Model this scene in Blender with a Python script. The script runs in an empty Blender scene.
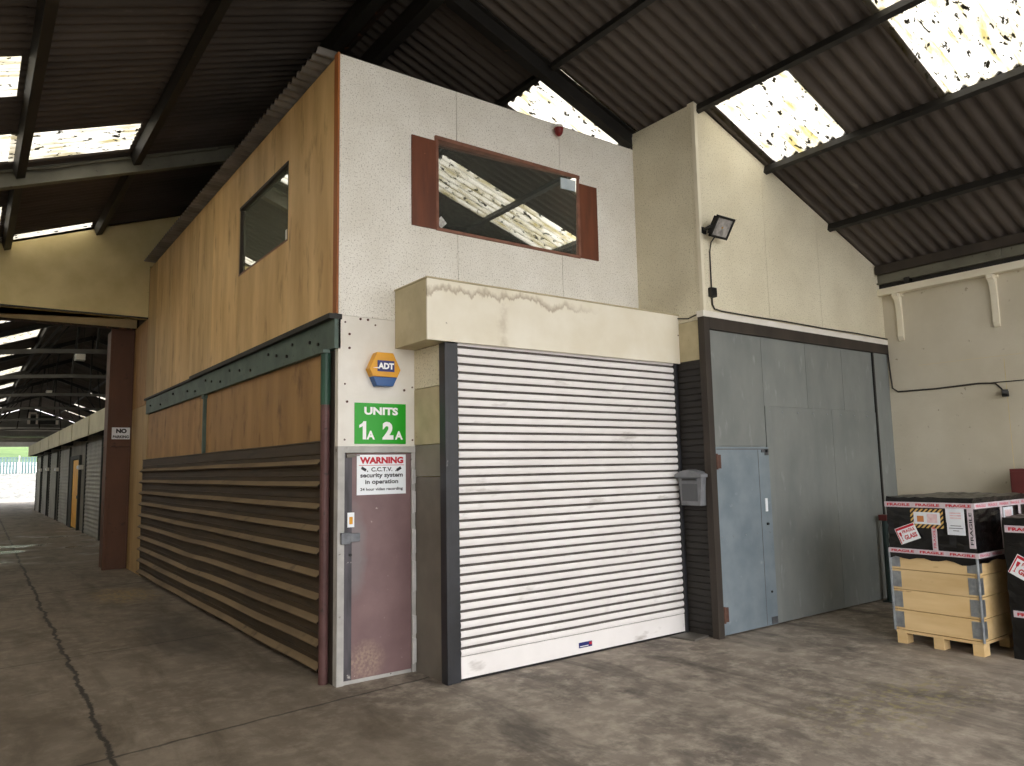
import bpy, bmesh, math, random
from mathutils import Vector, Matrix
random.seed(7)
S = bpy.context.scene
C = S.collection

# ------------------------------------------------------------------ camera, sky, exposure
cd = bpy.data.cameras.new('camera'); cam = bpy.data.objects.new('camera', cd); C.objects.link(cam)
cd.sensor_fit = 'HORIZONTAL'; cd.sensor_width = 36.0; cd.lens = 743.115/1024*36.0
cd.clip_start = .05; cd.clip_end = 500
_r = ((0.80815191, -0.58864965, -0.01954697), (0.05092216, 0.10289747, -0.99338766), (0.58676863, 0.80181276, 0.1131321))
m3 = Matrix(((_r[0][0], -_r[1][0], -_r[2][0]), (_r[0][1], -_r[1][1], -_r[2][1]), (_r[0][2], -_r[1][2], -_r[2][2])))
cam.matrix_world = Matrix.Translation((-2.48026, -5.85997, 1.72)) @ m3.to_4x4()
S.camera = cam
w = bpy.data.worlds.new('sky'); S.world = w; w.use_nodes = True
bg = w.node_tree.nodes['Background']
bg.inputs['Color'].default_value = (1.0, 0.988, 0.985, 1); bg.inputs['Strength'].default_value = 1.0   # flat overcast sky
S.view_settings.view_transform = 'Standard'; S.view_settings.look = 'None'
S.view_settings.exposure = 2.15; S.view_settings.gamma = 1; S.view_settings.use_curve_mapping = False
S.cycles.use_denoising = True
S.cycles.max_bounces = 10; S.cycles.diffuse_bounces = 6; S.cycles.transparent_max_bounces = 12
S.cycles.sample_clamp_indirect = 6.0

# ------------------------------------------------------------------ materials
def rgb(r, g, b):
    f = lambda v: (v/255/12.92) if v/255 <= .04045 else ((v/255+.055)/1.055)**2.4
    return (f(r), f(g), f(b), 1)

class NT:
    def __init__(s, name):
        s.m = bpy.data.materials.new(name); s.m.use_nodes = True
        s.t = s.m.node_tree; s.t.nodes.clear()
        s.out = s.t.nodes.new('ShaderNodeOutputMaterial')
    def n(s, typ, **kw):
        nd = s.t.nodes.new(typ)
        for k, v in kw.items():
            if k == 'op': nd.operation = v
            else: setattr(nd, k, v)
        return nd
    def link(s, a, b): s.t.links.new(a, b)
    def math(s, op, a, b=None, c=None):
        nd = s.n('ShaderNodeMath', op=op)
        for i, v in enumerate((a, b, c)):
            if v is None: continue
            if isinstance(v, (int, float)): nd.inputs[i].default_value = v
            else: s.link(v, nd.inputs[i])
        return nd.outputs[0]
    def coord(s, stretch=(1, 1, 1), space='Object'):
        tc = s.n('ShaderNodeTexCoord'); mp = s.n('ShaderNodeMapping')
        mp.inputs['Scale'].default_value = stretch
        s.link(tc.outputs[space], mp.inputs[0]); return mp.outputs[0]
    def noise(s, co, scale, detail=5, rough=.55, dist=0):
        nd = s.n('ShaderNodeTexNoise'); nd.inputs['Scale'].default_value = scale
        nd.inputs['Detail'].default_value = detail; nd.inputs['Roughness'].default_value = rough
        nd.inputs['Distortion'].default_value = dist
        s.link(co, nd.inputs['Vector']); return nd.outputs['Fac']
    def ramp(s, f, lo, hi, inv=False):
        nd = s.n('ShaderNodeMapRange'); nd.clamp = True
        nd.inputs[1].default_value = lo; nd.inputs[2].default_value = hi
        nd.inputs[3].default_value = 1.0 if inv else 0.0; nd.inputs[4].default_value = 0.0 if inv else 1.0
        s.link(f, nd.inputs[0]); return nd.outputs[0]
    def mix(s, f, a, b):
        nd = s.n('ShaderNodeMix', data_type='RGBA')
        if isinstance(f, (int, float)): nd.inputs[0].default_value = f
        else: s.link(f, nd.inputs[0])
        for i, v in ((6, a), (7, b)):
            if isinstance(v, tuple): nd.inputs[i].default_value = v
            else: s.link(v, nd.inputs[i])
        return nd.outputs[2]
    def principled(s, col, rough=.6, metal=0, bump=None, bstr=.3, bdist=.01, spec=.5):
        p = s.n('ShaderNodeBsdfPrincipled')
        if isinstance(col, tuple): p.inputs['Base Color'].default_value = col
        else: s.link(col, p.inputs['Base Color'])
        if isinstance(rough, (int, float)): p.inputs['Roughness'].default_value = rough
        else: s.link(rough, p.inputs['Roughness'])
        p.inputs['Metallic'].default_value = metal
        p.inputs['Specular IOR Level'].default_value = spec
        if bump is not None:
            b = s.n('ShaderNodeBump'); b.inputs['Strength'].default_value = bstr; b.inputs['Distance'].default_value = bdist
            s.link(bump, b.inputs['Height']); s.link(b.outputs[0], p.inputs['Normal'])
        s.link(p.outputs[0], s.out.inputs[0]); return p

def surf(name, c1, c2=None, scale=3, rough=.6, metal=0, stretch=(1, 1, 1), lo=.35, hi=.65, spots=None, sscale=40, slo=.66, shi=.72,
         bump=0, bscale=60, spec=.4, rnd=0, sstretch=(1, 1, 1)):
    t = NT(name); co = t.coord(stretch)
    col = t.mix(t.ramp(t.noise(co, scale), lo, hi), c1, c2 or c1)
    if spots:
        col = t.mix(t.ramp(t.noise(t.coord(sstretch), sscale, 4, .6), slo, shi), col, spots)
    if rnd:
        oi = t.n('ShaderNodeObjectInfo'); hs = t.n('ShaderNodeHueSaturation')
        v = t.math('MULTIPLY_ADD', oi.outputs['Random'], rnd, 1-rnd/2)
        t.link(v, hs.inputs['Value']); t.link(col, hs.inputs['Color']); col = hs.outputs[0]
    bn = t.noise(t.coord(stretch), bscale, 4) if bump else None
    t.principled(col, rough, metal, bn, bump, .01, spec)
    return t.m

M = {}
M['board'] = surf('painted_strand_board', rgb(240, 237, 229), rgb(229, 225, 215), 2.2, .75, spots=rgb(168, 160, 148), sscale=75, slo=.54, shi=.68, bump=.35, bscale=55, spec=.2)
M['cream_board'] = surf('cream_strand_board', rgb(226, 219, 196), rgb(214, 206, 182), 1.6, .75, spots=rgb(158, 148, 124), sscale=70, slo=.55, shi=.7, bump=.3, bscale=55, spec=.2)
M['white_paint'] = surf('white_paint', rgb(234, 230, 222), rgb(222, 217, 207), 3, .6, spots=rgb(140, 132, 120), sscale=24, slo=.72, shi=.76, bump=.08)
M['cream_paint'] = surf('cream_paint', rgb(232, 225, 205), rgb(222, 214, 192), 2.5, .6, spots=rgb(165, 152, 128), sscale=18, slo=.73, shi=.78, bump=.06)
M['cream_tan_shade'] = surf('cream_tan_shade', rgb(196, 184, 152), rgb(178, 166, 134), 4, .7, spots=rgb(110, 98, 76), sscale=16, slo=.7, shi=.76, bump=.06)  # darker tan cream; carries the painted shade of the housing's left end
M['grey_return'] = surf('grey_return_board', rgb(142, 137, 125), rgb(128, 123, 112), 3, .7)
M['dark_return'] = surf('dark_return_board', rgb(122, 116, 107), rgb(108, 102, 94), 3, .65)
M['wall_cream'] = surf('cream_rendered_wall', rgb(205, 198, 180), rgb(192, 184, 164), 1.1, .85, spots=rgb(140, 130, 110), sscale=9, slo=.67, shi=.75, bump=.35, bscale=30, spec=.15)
M['wall_tan'] = surf('tan_painted_wall', rgb(220, 202, 152), rgb(200, 182, 132), 1.6, .85, spots=rgb(110, 92, 55), sscale=11, slo=.72, shi=.77, bump=.2, bscale=20, spec=.15)
M['tan_beam'] = surf('tan_beam_paint', rgb(210, 190, 152), rgb(190, 170, 132), 3, .7)
M['ply'] = surf('plywood', rgb(226, 192, 136), rgb(186, 147, 94), 2.6, .55, stretch=(1.2, 1.2, .22), lo=.3, hi=.72, spots=rgb(146, 104, 60), sscale=6, slo=.56, shi=.8, sstretch=(1, 1, .3), bump=.05, rnd=.34)
M['ply_dark'] = surf('plywood_weathered', rgb(180, 140, 88), rgb(150, 112, 66), 3.0, .6, stretch=(1.2, 1.2, .3), lo=.3, hi=.7, spots=rgb(96, 64, 34), sscale=5, slo=.55, shi=.78, sstretch=(1, 1, .5), bump=.05, rnd=.3)
M['ply_pale'] = surf('plywood_pale', rgb(190, 160, 112), rgb(160, 132, 88), 3.0, .6, stretch=(1.2, 1.2, .2), rnd=.15)
M['edge_timber'] = surf('orange_timber', rgb(170, 104, 52), rgb(140, 80, 38), 6, .55, stretch=(1, 1, .12))
M['brown_board'] = surf('brown_stained_board', rgb(116, 64, 40), rgb(94, 50, 31), 5, .5, stretch=(2, 2, .3), spots=rgb(150, 96, 66), sscale=30, slo=.72, shi=.78)
M['frame_timber'] = surf('frame_timber', rgb(140, 96, 78), rgb(116, 76, 60), 8, .55)
M['steel_green'] = surf('grey_green_steel', rgb(88, 106, 96), rgb(68, 84, 77), 4, .55, spots=rgb(48, 46, 42), sscale=14, slo=.62, shi=.74, spec=.4)
M['green_paint'] = surf('dark_green_paint', rgb(48, 84, 66), rgb(38, 66, 54), 6, .5, spots=rgb(150, 150, 140), sscale=12, slo=.72, shi=.76)
M['teal_paint'] = surf('dark_teal_paint', rgb(38, 58, 56), rgb(30, 44, 44), 6, .5)
M['maroon_pipe'] = surf('maroon_paint', rgb(96, 66, 64), rgb(78, 52, 50), 6, .55, spots=rgb(58, 44, 40), sscale=16, slo=.62, shi=.7)
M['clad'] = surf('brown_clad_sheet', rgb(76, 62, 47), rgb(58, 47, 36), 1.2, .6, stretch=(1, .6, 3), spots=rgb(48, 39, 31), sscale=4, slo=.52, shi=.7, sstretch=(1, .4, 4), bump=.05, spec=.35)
M['clad_ledge'] = surf('lit_ledge', rgb(134, 114, 86), rgb(106, 88, 65), 1.5, .7, stretch=(1, .5, 1), spots=rgb(84, 68, 50), sscale=5, slo=.6, shi=.75)  # paler tan paints in the rooflight caught on the rib tops
M['unit_sheet'] = surf('grey_roof_sheet', rgb(128, 126, 124), rgb(98, 96, 94), 3, .5)
M['dark_clad'] = surf('dark_slats', rgb(44, 41, 38), rgb(35, 32, 30), 3, .6)
M['black_steel'] = surf('black_steel', rgb(44, 45, 50), rgb(34, 35, 38), 4, .45, spots=rgb(92, 92, 94), sscale=18, slo=.70, shi=.76, spec=.5)
M['black'] = surf('black_plastic', rgb(22, 22, 22), None, 5, .45)
M['rubber'] = surf('black_cable', rgb(40, 38, 36), rgb(58, 52, 46), 9, .6)
M['dark_timber'] = surf('dark_timber', rgb(62, 54, 47), rgb(48, 42, 37), 5, .65, stretch=(1, 1, .2))
M['roof'] = surf('dark_fibre_cement_sheet', rgb(92, 85, 80), rgb(74, 68, 64), 1.3, .85, stretch=(.5, 1, .5), spots=rgb(116, 110, 103), sscale=9, slo=.66, shi=.85, sstretch=(.4, 1.6, .4), spec=.2)
M['roof_steel'] = surf('dark_roof_steel', rgb(38, 36, 33), rgb(28, 26, 24), 3, .6, spots=rgb(84, 62, 46), sscale=12, slo=.66, shi=.74)
M['ridge_rust'] = surf('rusty_ridge', rgb(74, 56, 44), rgb(46, 40, 36), 4, .7, spots=rgb(128, 84, 58), sscale=9, slo=.58, shi=.66)
M['beam_grey'] = surf('grey_beam_paint', rgb(116, 114, 100), rgb(98, 96, 84), 3, .55, spots=rgb(70, 66, 58), sscale=14, slo=.66, shi=.72)
M['tie'] = surf('tie_chord_paint', rgb(104, 102, 96), rgb(84, 82, 77), 3, .6)
M['galv'] = surf('galvanised_sheet', rgb(140, 144, 142), rgb(124, 129, 128), 2.5, .42, .2, stretch=(1, 1, .5), spots=rgb(160, 164, 164), sscale=6, slo=.6, shi=.8, sstretch=(1.6, 1, .5), bump=.04, bscale=5, spec=.45, rnd=.12)
M['galv_blue'] = surf('galvanised_sheet_bluish', rgb(136, 148, 156), rgb(118, 131, 140), 3, .42, .2, spots=rgb(150, 160, 166), sscale=11, slo=.64, shi=.78, spec=.45, rnd=.08)
M['rust'] = surf('rusty_steel', rgb(96, 66, 54), rgb(74, 50, 42), 12, .7)
M['zinc'] = surf('zinc_steel', rgb(168, 174, 178), rgb(136, 142, 148), 14, .38, .7)
M['chrome'] = surf('worn_steel', rgb(120, 122, 126), rgb(88, 90, 94), 10, .4, .6)
def mat_door():
    t = NT('maroon_door_paint'); co = t.coord(); sep = t.n('ShaderNodeSeparateXYZ'); t.link(co, sep.inputs[0])   # metres from the middle of the threshold
    base = t.mix(t.ramp(t.noise(co, 2.4), .35, .65), rgb(126, 100, 100), rgb(110, 85, 86))
    def blob(cx, cz, rx, rz_, k):
        dx = t.math('DIVIDE', t.math('SUBTRACT', sep.outputs[0], cx), rx); dz = t.math('DIVIDE', t.math('SUBTRACT', sep.outputs[2], cz), rz_)
        d = t.math('SQRT', t.math('ADD', t.math('MULTIPLY', dx, dx), t.math('MULTIPLY', dz, dz)))
        return t.ramp(t.math('ADD', d, t.math('MULTIPLY', t.noise(co, k, 6, .65), .9)), .9, 1.5, True)
    base = t.mix(t.math('MULTIPLY', blob(-.22, 1.05, .12, .42, 7), .6), base, rgb(124, 122, 124))          # bare grey metal around the lock
    base = t.mix(t.math('MULTIPLY', blob(-.12, .16, .2, .18, 9), t.math('MULTIPLY_ADD', t.ramp(t.noise(co, 45, 4), .4, .6), .5, .1)), base, rgb(166, 144, 124))             # peeled beige patch low down
    base = t.mix(t.ramp(t.noise(co, 26, 3), .71, .76), base, rgb(170, 152, 146))
    t.principled(base, .5, 0, t.noise(co, 40), .06); return t.m
M['door_red'] = mat_door()
M['door_edge'] = surf('worn_dark_door_edge', rgb(84, 80, 86), rgb(58, 55, 60), 5, .5, stretch=(3, 3, .6), spots=rgb(190, 186, 180), sscale=10, slo=.66, shi=.72)
M['hinge_grey'] = surf('pale_hinge_paint', rgb(206, 204, 202), rgb(182, 180, 178), 6, .45, spots=rgb(120, 104, 92), sscale=20, slo=.7, shi=.75)
M['frame_grey'] = surf('pale_grey_frame', rgb(186, 184, 180), rgb(160, 158, 154), 5, .5, spots=rgb(96, 88, 80), sscale=14, slo=.68, shi=.74)
M['slat'] = surf('white_shutter_slats', rgb(243, 240, 239), rgb(232, 228, 226), 1.2, .5, spots=rgb(168, 160, 154), sscale=4.5, slo=.6, shi=.82, sstretch=(.5, 1, 1.4), spec=.4)
M['slat_dirt_shade'] = surf('shutter_groove_dirt_shade', rgb(104, 98, 94), rgb(80, 75, 72), 6, .8)  # groove dirt, with the shadow under each slat painted in
M['green_sign'] = surf('green_sign', rgb(22, 160, 20), None, 5, .4)
M['white_sign'] = surf('white_sign', rgb(236, 240, 244), None, 5, .4)
M['red_print'] = surf('red_print', rgb(190, 24, 46), None, 5, .5)
M['pink_print'] = surf('pink_print', rgb(206, 84, 104), None, 5, .5)
M['dark_print'] = surf('dark_print', rgb(34, 34, 42), None, 5, .5)
M['white_print'] = surf('white_print', rgb(246, 246, 246), None, 5, .5)
M['yellow_plastic'] = surf('yellow_plastic', rgb(228, 164, 28), rgb(212, 150, 24), 4, .4)
M['amber_plastic'] = surf('amber_plastic_side', rgb(176, 128, 40), None, 4, .45)
M['blue_plastic'] = surf('blue_plastic', rgb(24, 78, 140), None, 4, .35)
M['navy_print'] = surf('navy_print', rgb(36, 44, 108), None, 4, .45)
M['red_plastic'] = surf('dark_red_plastic', rgb(120, 26, 26), None, 4, .3)
M['grey_plastic'] = surf('grey_box_paint', rgb(128, 130, 134), rgb(110, 112, 116), 8, .45)
M['grey_dark'] = surf('shadow_grey_box_paint', rgb(88, 90, 93), None, 8, .45)
M['lamp_glass'] = surf('lamp_lens', rgb(176, 172, 168), rgb(120, 118, 118), 14, .2)
M['wrap'] = surf('black_stretch_wrap', rgb(9, 9, 10), rgb(16, 16, 17), 6, .3, bump=.7, bscale=9, stretch=(1, 1, 2.5), spec=.4)
M['tape'] = surf('white_tape', rgb(212, 202, 208), rgb(192, 180, 188), 10, .4)
M['paper'] = surf('paper', rgb(226, 230, 236), rgb(214, 218, 226), 10, .6)
M['pink_paper'] = surf('faded_pink_print', rgb(214, 176, 182), rgb(226, 206, 208), 26, .6)
M['hazard'] = None
M['pine'] = surf('pine_board', rgb(226, 198, 150), rgb(206, 174, 122), 4, .6, stretch=(1, .3, 2), lo=.3, hi=.7, spots=rgb(150, 104, 60), sscale=7, slo=.68, shi=.76, sstretch=(1, .35, 2), rnd=.14)
M['cabinet_red'] = surf('maroon_cabinet_paint', rgb(104, 44, 42), rgb(88, 38, 36), 4, .5)
M['col_brown'] = surf('brown_painted_cladding', rgb(104, 68, 48), rgb(86, 56, 40), 2, .6, stretch=(1, 1, .4), spots=rgb(66, 44, 34), sscale=7, slo=.62, shi=.75, rnd=.08)
M['far_shutter'] = surf('grey_far_shutter', rgb(148, 146, 136), rgb(126, 124, 116), 2, .55)
M['far_wall'] = surf('far_grey_wall', rgb(132, 128, 116), rgb(110, 107, 98), 1.5, .8)
M['far_dark'] = surf('far_dark_paint', rgb(58, 60, 58), rgb(46, 48, 46), 2, .7)
M['far_fascia'] = surf('far_cream_fascia', rgb(204, 198, 170), rgb(184, 178, 150), 1.5, .7)
M['yellow_door'] = surf('yellow_door_paint', rgb(236, 176, 44), rgb(220, 160, 36), 3, .5)
M['gable_grey'] = surf('grey_gable_sheet', rgb(134, 134, 130), rgb(112, 112, 108), 1.2, .75)
M['grey_white'] = surf('pale_girder_paint', rgb(206, 206, 202), rgb(184, 184, 180), 2, .6)
M['fence'] = surf('pale_teal_fence', rgb(112, 136, 136), rgb(98, 122, 124), 1.2, .7)
M['grass'] = surf('hillside_grass', rgb(96, 122, 62), rgb(72, 98, 48), .35, .9, spots=rgb(60, 92, 40), sscale=1.2, slo=.55, shi=.7)
M['gravel'] = surf('pale_gravel', rgb(150, 150, 146), rgb(118, 118, 114), 2.2, .9, spots=rgb(96, 96, 92), sscale=5, slo=.55, shi=.66, bump=.8, bscale=8)
M['ground'] = surf('outside_concrete', rgb(150, 148, 142), rgb(134, 132, 126), .6, .9)
M['plate'] = surf('floor_plate', rgb(112, 108, 102), rgb(94, 90, 84), 6, .6, .3)

def mat_floor():
    t = NT('worn_concrete')
    tc = t.n('ShaderNodeTexCoord'); co = tc.outputs['Object']
    sep = t.n('ShaderNodeSeparateXYZ'); t.link(co, sep.inputs[0]); X, Y = sep.outputs[0], sep.outputs[1]
    base = t.mix(t.ramp(t.noise(co, .9, 8, .6), .35, .65), rgb(158, 147, 135), rgb(112, 103, 95))
    base = t.mix(t.ramp(t.noise(co, 6, 10, .72), .46, .66), base, rgb(176, 166, 152))                    # worn pale grains
    # dark tyre and oil wear, drawn out along the traffic lanes
    mp = t.n('ShaderNodeMapping'); mp.inputs['Rotation'].default_value = (0, 0, .7); mp.inputs['Scale'].default_value = (1.2, .35, 1)
    t.link(co, mp.inputs[0])
    base = t.mix(t.math('MULTIPLY', t.ramp(t.noise(mp.outputs[0], 1.7, 9, .68, .6), .48, .66), .8), base, rgb(72, 66, 60))
    base = t.mix(t.math('MULTIPLY', t.ramp(t.noise(co, 2.3, 9, .7, .3), .57, .7), .65), base, rgb(64, 60, 58))
    base = t.mix(t.math('MULTIPLY', t.ramp(t.noise(co, 30, 3, .7), .66, .74), .5), base, rgb(176, 168, 152))
    # side lane along the cladding is browner and darker
    lane = t.ramp(t.math('ADD', X, t.math('MULTIPLY', t.noise(co, 1.2), .8)), .2, 1.0, True)
    base = t.mix(t.math('MULTIPLY', lane, .55), base, rgb(92, 79, 62))
    # yellow dust patch by the side wall and yellow-green dust in the foreground
    def blob(cx, cy, rx, ry, seed):
        dx = t.math('DIVIDE', t.math('SUBTRACT', X, cx), rx); dy = t.math('DIVIDE', t.math('SUBTRACT', Y, cy), ry)
        d = t.math('SQRT', t.math('ADD', t.math('MULTIPLY', dx, dx), t.math('MULTIPLY', dy, dy)))
        return t.ramp(t.math('ADD', d, t.math('MULTIPLY', t.noise(co, seed, 5), 1.2)), .9, 1.6, True)
    base = t.mix(t.math('MULTIPLY', blob(-.55, 6.4, .5, 1.0, 5.1), t.math('MULTIPLY', t.ramp(t.noise(co, 16, 5), .4, .6), .7)), base, rgb(166, 138, 84))
    base = t.mix(t.math('MULTIPLY', blob(3.0, -3.0, 1.2, .5, 4.3), t.math('MULTIPLY', t.ramp(t.noise(co, 14), .5, .62), .5)), base, rgb(158, 148, 92))
    # irregular dark damp stain along the side wall
    base = t.mix(t.math('MULTIPLY', blob(-.55, 3.0, .45, 2.0, 2.0), .45), base, rgb(62, 60, 58))
    # cracks and joints
    wob = t.math('MULTIPLY', t.math('SUBTRACT', t.noise(co, 2.2, 8, .7), .5), .22)
    def joint(ax, other, pos, wd, slope=0.0, wb=1.0):
        v = t.math('SUBTRACT', t.math('ADD', ax, t.math('ADD', t.math('MULTIPLY', wob, wb), t.math('MULTIPLY', other, slope))), pos)
        return t.ramp(t.math('ABSOLUTE', v), wd*.5, wd, True)
    j = joint(X, Y, -1.66, .024, -.012, 1.0)
    for f in (joint(Y, X, -.32, .020, -.12, .45), joint(Y, X, 2.75, .014, -.1, .2), joint(Y, X, 7.6, .03, -.1, .25), joint(Y, X, 10.9, .03, 0, .2), joint(Y, X, 15, .03, 0, .2), joint(Y, X, -5.1, .02, .45, .3)):
        j = t.math('MAXIMUM', j, t.math('MULTIPLY', f, .75))
    base = t.mix(t.math('MULTIPLY', j, .85), base, rgb(30, 28, 26))
    # wet film near the opening of the far hall
    wet = t.math('MULTIPLY', t.math('MULTIPLY', t.ramp(Y, 11, 13), t.ramp(Y, 19, 24, True)), t.ramp(t.noise(co, .8, 4), .5, .62))
    rough = t.math('SUBTRACT', .72, t.math('MULTIPLY', wet, .5))
    h = t.math('SUBTRACT', t.math('MULTIPLY', t.noise(co, 24, 6, .7), .4), j)
    t.principled(base, rough, 0, h, .35, .012, .4)
    return t.m
M['floor'] = mat_floor()

def mat_rooflight():
    t = NT('dirty_translucent_sheet')
    st = t.coord((1.1, 5.5, 1.1)); co = t.coord()
    col = t.mix(t.ramp(t.noise(st, 2.2, 5), .45, .68), rgb(206, 202, 192), rgb(146, 134, 88))
    moss = t.ramp(t.noise(t.coord((2.2, 5, 2.2)), 4.2, 5, .6), .58, .615)
    tr = t.n('ShaderNodeBsdfTranslucent'); t.link(col, tr.inputs[0])
    tp = t.n('ShaderNodeBsdfTransparent'); t.link(col, tp.inputs[0])
    mx = t.n('ShaderNodeMixShader'); mx.inputs[0].default_value = .3
    t.link(tr.outputs[0], mx.inputs[1]); t.link(tp.outputs[0], mx.inputs[2])
    df = t.n('ShaderNodeBsdfDiffuse'); df.inputs[0].default_value = rgb(52, 50, 40)
    m2 = t.n('ShaderNodeMixShader'); t.link(moss, m2.inputs[0]); t.link(mx.outputs[0], m2.inputs[1]); t.link(df.outputs[0], m2.inputs[2])
    t.link(m2.outputs[0], t.out.inputs[0]); return t.m
M['rooflight'] = mat_rooflight()

def mat_glass(name, tint, refl, veil, dcol):
    t = NT(name)
    fr = t.n('ShaderNodeFresnel'); fr.inputs[0].default_value = 1.5
    f = t.math('MINIMUM', t.math('ADD', t.math('MULTIPLY', fr.outputs[0], 1.6), refl), 1.0)
    gl = t.n('ShaderNodeBsdfGlossy'); gl.inputs['Roughness'].default_value = .012; gl.inputs[0].default_value = (.95, .95, .88, 1)
    tp = t.n('ShaderNodeBsdfTransparent'); tp.inputs[0].default_value = tint
    mx = t.n('ShaderNodeMixShader'); t.link(f, mx.inputs[0]); t.link(tp.outputs[0], mx.inputs[1]); t.link(gl.outputs[0], mx.inputs[2])
    df = t.n('ShaderNodeBsdfDiffuse'); df.inputs[0].default_value = dcol
    m2 = t.n('ShaderNodeMixShader'); t.link(t.math('MULTIPLY_ADD', t.noise(t.coord(), 2.5), veil*.6, veil*.7), m2.inputs[0])  # uneven grey-green diffuse layer mixed over the pane
    t.link(mx.outputs[0], m2.inputs[1]); t.link(df.outputs[0], m2.inputs[2])
    t.link(m2.outputs[0], t.out.inputs[0]); return t.m
M['glass'] = mat_glass('window_glass', (.7, .74, .7, 1), .20, .12, rgb(150, 156, 146))
M['glass_side'] = mat_glass('side_window_glass', (.7, .74, .7, 1), .14, .45, rgb(138, 144, 128))

def mat_hazard():
    t = NT('hazard_stripes'); co = t.coord()
    sep = t.n('ShaderNodeSeparateXYZ'); t.link(co, sep.inputs[0])
    s = t.math('ADD', sep.outputs[1], sep.outputs[2])
    f = t.math('GREATER_THAN', t.math('FRACT', t.math('MULTIPLY', s, 24.0)), .5)
    t.principled(t.mix(f, rgb(206, 170, 96), rgb(26, 24, 22)), .5); return t.m
M['hazard'] = mat_hazard()

# ------------------------------------------------------------------ mesh building
class MB:
    def __init__(s): s.v = []; s.f = []; s.k = []
    def add(s, vs, fs, k=0):
        o = len(s.v); s.v += [tuple(p) for p in vs]
        for f in fs: s.f.append(tuple(i+o for i in f)); s.k.append(k)
        return s
    def box(s, x0, x1, y0, y1, z0, z1, k=0):
        vs = [(x, y, z) for z in (z0, z1) for y in (y0, y1) for x in (x0, x1)]
        return s.add(vs, [(0, 2, 3, 1), (4, 5, 7, 6), (0, 1, 5, 4), (2, 6, 7, 3), (0, 4, 6, 2), (1, 3, 7, 5)], k)
    def obox(s, o, u, v, n, a, b, c, k=0):      # box centred at o with half sizes a, b, c along u, v, n
        o, u, v, n = Vector(o), Vector(u).normalized(), Vector(v).normalized(), Vector(n).normalized()
        vs = [o+u*(a*i)+v*(b*j)+n*(c*l) for l in (-1, 1) for j in (-1, 1) for i in (-1, 1)]
        return s.add(vs, [(0, 2, 3, 1), (4, 5, 7, 6), (0, 1, 5, 4), (2, 6, 7, 3), (0, 4, 6, 2), (1, 3, 7, 5)], k)
    def prism(s, pts, d, k=0):                  # closed outline extruded along vector d
        n = len(pts); pts = [Vector(p) for p in pts]; d = Vector(d)
        vs = pts+[p+d for p in pts]
        fs = [tuple(range(n))[::-1], tuple(range(n, 2*n))]+[(i, (i+1) % n, n+(i+1) % n, n+i) for i in range(n)]
        return s.add(vs, fs, k)
    def tube(s, pts, r, n=8, k=0):
        pts = [Vector(p) for p in pts]; rings = []
        for i, p in enumerate(pts):
            d = (pts[min(i+1, len(pts)-1)]-pts[max(i-1, 0)]).normalized()
            a = d.cross(Vector((0, 0, 1)) if abs(d.z) < .95 else Vector((1, 0, 0))).normalized(); b = d.cross(a)
            rr = r[i] if isinstance(r, (list, tuple)) else r
            rings.append([p+(a*math.cos(2*math.pi*j/n)+b*math.sin(2*math.pi*j/n))*rr for j in range(n)])
        vs = [q for g in rings for q in g]; fs = []
        for i in range(len(pts)-1):
            for j in range(n): fs.append((i*n+j, i*n+(j+1) % n, (i+1)*n+(j+1) % n, (i+1)*n+j))
        fs += [tuple(range(n))[::-1], tuple(range((len(pts)-1)*n, len(pts)*n))]
        return s.add(vs, fs, k)
    def grid(s, fn, nu, nv, k=0):               # fn(i, j) -> point
        vs = [fn(i, j) for i in range(nu+1) for j in range(nv+1)]
        fs = [(i*(nv+1)+j, (i+1)*(nv+1)+j, (i+1)*(nv+1)+j+1, i*(nv+1)+j+1) for i in range(nu) for j in range(nv)]
        return s.add(vs, fs, k)
    def bar(s, a, b, wdt, hgt, up=(0, 0, 1), k=0):   # straight square bar
        a, b = Vector(a), Vector(b); d = (b-a); u = d.cross(Vector(up)).normalized(); v = u.cross(d).normalized()
        return s.obox((a+b)/2, d, u, v, d.length/2, wdt/2, hgt/2, k)
    def ibar(s, a, b, wdt, hgt, t=.012, up=(0, 0, 1)):  # I-section
        a, b = Vector(a), Vector(b); d = (b-a); u = d.cross(Vector(up)).normalized(); v = u.cross(d).normalized(); o = (a+b)/2
        s.obox(o, d, u, v, d.length/2, t/2, hgt/2-t)
        s.obox(o+v*(hgt/2-t/2), d, u, v, d.length/2, wdt/2, t/2)
        s.obox(o-v*(hgt/2-t/2), d, u, v, d.length/2, wdt/2, t/2)
        return s
    def ball(s, o, r, k=0, nu=12, nv=8, half=False):
        o = Vector(o); vs = []; fs = []
        for i in range(nv+1):
            th = math.pi*(i/nv)*(0.5 if half else 1)
            for j in range(nu):
                ph = 2*math.pi*j/nu
                vs.append(o+Vector((r[0]*math.sin(th)*math.cos(ph), r[1]*math.sin(th)*math.sin(ph), r[2]*math.cos(th))))
        for i in range(nv):
            for j in range(nu): fs.append((i*nu+j, i*nu+(j+1) % nu, (i+1)*nu+(j+1) % nu, (i+1)*nu+j))
        return s.add(vs, fs, k)
    def text(s, string, o, u, v, h, wd=None, bold=0.0, k=0):
        vs, fs = text_geo(string, bold)
        x0 = min(p[0] for p in vs); x1 = max(p[0] for p in vs); y0 = min(p[1] for p in vs); y1 = max(p[1] for p in vs)
        sy = h/(y1-y0); sx = (wd/(x1-x0)) if wd else sy
        o, u, v = Vector(o), Vector(u), Vector(v)
        return s.add([o+u*((p[0]-(x0+x1)/2)*sx)+v*((p[1]-(y0+y1)/2)*sy) for p in vs], fs, k)
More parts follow.
